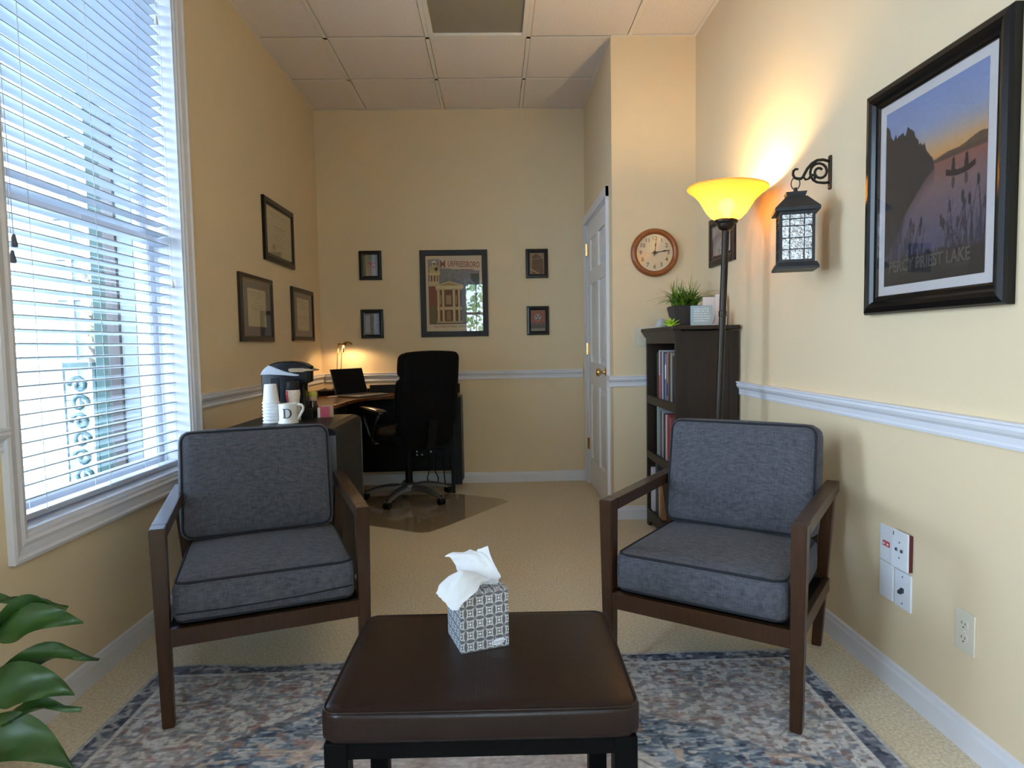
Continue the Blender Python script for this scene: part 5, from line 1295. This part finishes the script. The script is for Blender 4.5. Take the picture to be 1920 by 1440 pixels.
cd2 = thing('greeting_card', 'cool white greeting card with branch print right of the lamp pole', 'card', (1.218, 3.42, ZT), 0)
bm = bmesh.new(); bm_prism(bm, [(-.044, 0), (.020, .006), (.020, .0075), (-.044, .0018)], 0, .166, 'z'); bm_prism(bm, [(-.044, 0.0016), (.006, .05), (.007, .0488), (-.043, .0012)], 0, .166, 'z'); obj('leaves', bm, M['card_blue'], cd2)
bm = bmesh.new(); 
for k in range(9):
    x = -.010+.002*(k % 4); z = .03+.013*k; bm_box(bm, x, x+.014, (x+.014+.044)*.094-.003, (x+.044)*.094-.0004, z, z+.004)
obj('branch_print', bm, M['card_ink'], cd2)

# ------------------------------------------------------------------ floor lamp (lit torchiere)
fl = thing('floor_lamp', 'lit torchiere floor lamp with amber glass bowl beside the bookcase', 'lamp', (.992, 2.925, 0), rot=(0, math.radians(2.1), 0))
bm = bmesh.new(); bm_lathe(bm, [(0, .0), (.135, .0), (.138, .010), (.125, .022), (.05, .034), (.022, .050), (.016, .06)], 32); obj('base', bm, M['bronze'], fl, True, angle=40)
bm = bmesh.new(); bm_lathe(bm, [(.0155, .055), (.0155, .66), (.0175, .662), (.0175, .680), (.0155, .682), (.0155, 1.225), (.0180, 1.227), (.0180, 1.250), (.0155, 1.252), (.0155, 1.615)], 16); obj('pole', bm, M['bronze'], fl, True, angle=40)
bm = bmesh.new(); bm_lathe(bm, [(.0155, 1.610), (.030, 1.618), (.036, 1.628), (.038, 1.640), (.050, 1.646), (.052, 1.656), (.048, 1.660), (.0, 1.655)], 24); obj('holder', bm, M['bronze'], fl, True, angle=40)
bm = bmesh.new(); prof = [(.046, 1.660), (.064, 1.666), (.088, 1.692), (.106, 1.722), (.124, 1.750), (.150, 1.776), (.174, 1.792), (.178, 1.799)]
bm_lathe(bm, prof+[(.175, 1.803), (.171, 1.797), (.147, 1.781), (.121, 1.755), (.102, 1.726), (.084, 1.697), (.060, 1.671), (.044, 1.664)], 40)
obj('glass_bowl', bm, M['amber'], fl, True, label='amber frosted glass bowl')
bm = bmesh.new(); bmesh.ops.create_uvsphere(bm, u_segments=18, v_segments=12, radius=.033, matrix=Matrix.Translation((0, 0, 1.722))); bm_lathe(bm, [(.014, 1.665), (.014, 1.70), (0, 1.70)], 12); obj('bulb', bm, M['bulb'], fl, True)

# ------------------------------------------------------------------ lantern on its wall bracket
lb_ = thing('wall_bracket', 'dark scrolled iron bracket on the right wall holding the lantern', 'bracket', (XR, 2.40, 1.729), -PI/2)    # local -y -> into the room (-x)
bm = bmesh.new(); bm_box(bm, -.010, .010, -.007, 0, -.062, .062, .003); obj('wall_plate', bm, M['iron'], lb_)
def sp(pts): return [(0, -d, z) for d, z in pts]
bm = bmesh.new()
bm_tube(bm, sp([(.006, .040), (.030, .046), (.052, .044), (.072, .032), (.088, .014), (.098, -.004), (.104, -.016), (.112, -.022), (.124, -.022), (.136, -.018), (.142, -.006), (.140, .006), (.132, .013), (.123, .012)]), [.0055]*9+[.0052, .005, .0048, .0044, .004], 8)
obj('hook_arm', bm, M['iron'], lb_, True)
bm = bmesh.new(); pts = []
for k in range(26):
    a = math.radians(-80-k*24); rr = .040*(1-k/25*.72); pts.append((.042+rr*math.cos(PI-a)*1.0, .002+rr*math.sin(a)))
bm_tube(bm, sp([(.006, -.036), (.022, -.038)]+pts), .0048, 8); obj('scroll', bm, M['iron'], lb_, True)
bm = bmesh.new(); pts = [(.068+.014*math.cos(t)*(1-.04*i), -.020+.014*math.sin(t)*(1-.04*i)) for i, t in enumerate(np.linspace(-.2, 4.6, 14))]
bm_tube(bm, sp([(.104, -.014), (.094, -.026), (.082, -.022)]+pts[3:]), .004, 8); obj('small_scroll', bm, M['iron'], lb_, True)
ln = thing('lantern', 'charcoal metal lantern with paned glass hanging from the wall bracket', 'lantern', (1.1215, 2.40, 1.372), math.radians(-18))
hw = .060
bm = bmesh.new(); bm_taper(bm, (-.074, .074, -.074, .074), (-.074, .074, -.074, .074), 0, .008, .001); bm_taper(bm, (-.074, .074, -.074, .074), (-.066, .066, -.066, .066), .008, .024); obj('base', bm, M['lantern_metal'], ln)
bm = bmesh.new()
for sx_ in (-1, 1):
    for sy_ in (-1, 1): bm_box(bm, *sorted((sx_*hw, sx_*(hw-.010))), *sorted((sy_*hw, sy_*(hw-.010))), .024, .208)
for s in (-1, 1):
    for z0, z1 in ((.024, .034), (.196, .208)):
        bm_box(bm, -hw+.010, hw-.010, *sorted((s*hw, s*(hw-.008))), z0, z1); bm_box(bm, *sorted((s*hw, s*(hw-.008))), -hw+.010, hw-.010, z0, z1)
obj('frame', bm, M['lantern_metal'], ln)
for k in range(4):
    o_ = bpy.data.objects.new('side', None)
    bm = bmesh.new(); bm_box(bm, -hw+.010, hw-.010, -hw+.004, -hw+.006, .034, .196)
    bmesh.ops.rotate(bm, cent=(0, 0, 0), matrix=Matrix.Rotation(k*PI/2, 3, 'Z'), verts=bm.verts[:]); g_ = obj('pane', bm, M['lantern_glass'], ln)
    bm = bmesh.new()
    for x in (-.0245, .0245): bm_box(bm, x-.0014, x+.0014, -hw+.0005, -hw+.0038, .034, .196)
    for z in (.071, .112, .155, .180)[:3+1]: bm_box(bm, -hw+.010, hw-.010, -hw+.0010, -hw+.0036, z-.0014, z+.0014)
    bmesh.ops.rotate(bm, cent=(0, 0, 0), matrix=Matrix.Rotation(k*PI/2, 3, 'Z'), verts=bm.verts[:]); obj('muntin', bm, M['lantern_metal'], g_)
bm = bmesh.new(); bm_lathe(bm, [(0, .025), (.024, .025), (.024, .105), (.003, .108), (0, .118)], 16); obj('candle', bm, M['foam'], ln, True, angle=40)
bm = bmesh.new(); bm_taper(bm, (-.076, .076, -.076, .076), (-.076, .076, -.076, .076), .208, .220); bm_taper(bm, (-.076, .076, -.076, .076), (-.036, .036, -.036, .036), .220, .264); bm_taper(bm, (-.030, .030, -.030, .030), (-.036, .036, -.036, .036), .264, .282); obj('roof', bm, M['lantern_metal'], ln)
bm = bmesh.new(); bm_lathe(bm, [(.007, .280), (.009, .288), (.006, .296), (.0055, .302), (0, .304)], 12); obj('finial', bm, M['lantern_metal'], ln, True)
bm = bmesh.new(); bm_tube(bm, [(.015*math.cos(a), 0, .3175+.022*math.sin(a)) for a in np.linspace(0, 2*PI, 24, False)], .0022, 6, closed=True); obj('ring', bm, M['lantern_metal'], ln, True)

# ------------------------------------------------------------------ outside the windows
bm = bmesh.new(); bm_box(bm, -40, 30, -40, 40, -.40, -.30); g = struct('floor_outside', bm, M['concrete'])
pf = thing('porch_roof', 'unseen white porch roof shading the left window', 'roof', (-3.0, 4.7, 3.35))
box_part('roof_slab', (-.45, 1.40, -3.3, 4.2, 0, .10), M['siding'], pf); box_part('beam', (-.45, -.30, -3.3, 4.2, -.16, 0), M['siding'], pf)  # roof out of view, sized to keep high sky light off the blind
sd = thing('house_wing', 'pale sided house wall seen at the right through the blind', 'building', (-2.35, 5.25, -.3))
for k in range(6):
    w0 = -.62+.125*k
    bm = bmesh.new(); bm_box(bm, w0, w0+.118, 0, .03+.012*(k % 2), 0, 3.25); obj('siding_board', bm, M['siding' if k % 3 else 'siding_grey'], sd)
bm = bmesh.new(); bm_box(bm, -.72, -.63, -.02, .06, 0, 3.25); obj('shutter_board', bm, M['shutter'], sd, label='dark brown corner board')
bm = bmesh.new(); bm_box(bm, -.63, .6, .045, .10, 0, 3.25); obj('sheathing', bm, M['siding_grey'], sd)
pp = thing('porch_post', 'dark green iron porch post seen through the blind', 'post', (-2.90, 4.86, -.3)); box_part('shaft', (-.032, .032, -.032, .032, 0, 3.2), M['green_iron'], pp, .004); box_part('post_cap', (-.06, .06, -.06, .06, 3.2, 3.26), M['green_iron'], pp)
rl = thing('porch_railing', 'dark iron railing with scroll work seen low through the blind', 'railing', (-3.10, 5.0, -.3))
box_part('top_rail', (-.20, .06, -.035, .035, 1.285, 1.335), M['green_iron'], rl); box_part('bottom_rail', (-.20, .06, -.02, .02, .20, .24), M['green_iron'], rl)
for x in (-.19, .05):
    box_part('baluster', (x-.012, x+.012, -.012, .012, .24, 1.285), M['green_iron'], rl)
for cx_ in (-.07,):
    for k in range(7):
        bm = bmesh.new(); z = .32+.14*k; s = 1 if k % 2 else -1
        bm_tube(bm, [(cx_+s*(.085-.0055*i)*math.cos(t)*.85, 0, z+(.075-.005*i)*math.sin(t)) for i, t in enumerate(np.linspace(0, 7.5, 14))], .016, 6); obj('scroll', bm, M['green_iron'], rl, True)
pc = thing('porch_column', 'tall white porch column seen at the left through the blind', 'column', (-3.13, 4.55, -.3))
bm = bmesh.new(); bm_lathe(bm, [(.16, 0), (.16, .10), (.12, .14), (.11, 3.1), (.15, 3.16), (.15, 3.3)], 24); obj('shaft', bm, M['siding'], pc, True, angle=40)
gh = thing('neighbour_house', 'narrow end of a pale grey sided house beyond the blind', 'building', (-4.69, 7.3, -.3))
for k in range(22):
    bm = bmesh.new(); z = k*.22; bm_prism(bm, [(-.04, z), (.02, z), (0, z+.22)], -1.4, 1.2, 'x') if False else bm_box(bm, -.16, .14, -.02-.015*(k % 2), .05, z, z+.215); obj('siding_board', bm, M['siding_grey'], gh)
bm = bmesh.new(); bm_box(bm, .03, .08, -.06, -.036, 0, 4.8); obj('corner_trim', bm, M['siding'], gh)
tr = thing('tree', 'spring tree with thin branches outside the left window', 'tree', (-5.68, 9.4, -.3))
bm = bmesh.new(); r = np.random.RandomState(33)
bm_tube(bm, [(0, 0, 0), (.05, .02, 1.0), (-.02, .05, 2.1), (.05, .0, 3.4)], [.11, .09, .07, .03], 8); obj('trunk', bm, M['bark'], tr, True)
tips = []
for k in range(18):
    bm = bmesh.new(); a = r.uniform(0, 2*PI); z0 = r.uniform(.8, 3.0); L = r.uniform(.25, .6); p1 = Vector((L*.5*math.cos(a), L*.5*math.sin(a), z0+.25)); p2 = Vector((L*math.cos(a+.3), L*math.sin(a+.3), z0+r.uniform(.3, .9)))
    bm_tube(bm, [(0, 0, z0), p1, p2], [.03, .015, .006], 6); obj('branch', bm, M['bark'], tr, True); tips += [p1.lerp(p2, f) for f in (.4, .7, 1)]
bm = bmesh.new()
for p in tips*9:
    q = p+Vector(r.normal(0, .14, 3)); s = r.uniform(.03, .06); a1 = Vector(r.normal(0, 1, 3)).normalized(); b1 = a1.orthogonal().normalized()
    vs = [bm.verts.new(q+a1*s), bm.verts.new(q+b1*s*.5), bm.verts.new(q-a1*s), bm.verts.new(q-b1*s*.5)]; bm.faces.new(vs)
obj('foliage', bm, M['tree_leaf'], tr, kind='stuff')
tr2 = thing('hedge_tree', 'leafy tree standing outside the rear window', 'tree', (.4, -8.0, -.3))
bm = bmesh.new(); bm_tube(bm, [(0, 0, 0), (.05, 0, 1.6), (0, .05, 2.6)], [.16, .12, .08], 8); obj('trunk', bm, M['bark'], tr2, True)
bm = bmesh.new()
for k in range(1600):
    q = Vector((r.normal(0, 1.2), r.normal(0, 1.0), 2.3+r.normal(0, .9))); s = r.uniform(.06, .12); a1 = Vector(r.normal(0, 1, 3)).normalized(); b1 = a1.orthogonal().normalized()
    vs = [bm.verts.new(q+a1*s), bm.verts.new(q+b1*s*.6), bm.verts.new(q-a1*s), bm.verts.new(q-b1*s*.6)]; bm.faces.new(vs)
obj('foliage', bm, M['tree_leaf'], tr2, kind='stuff')
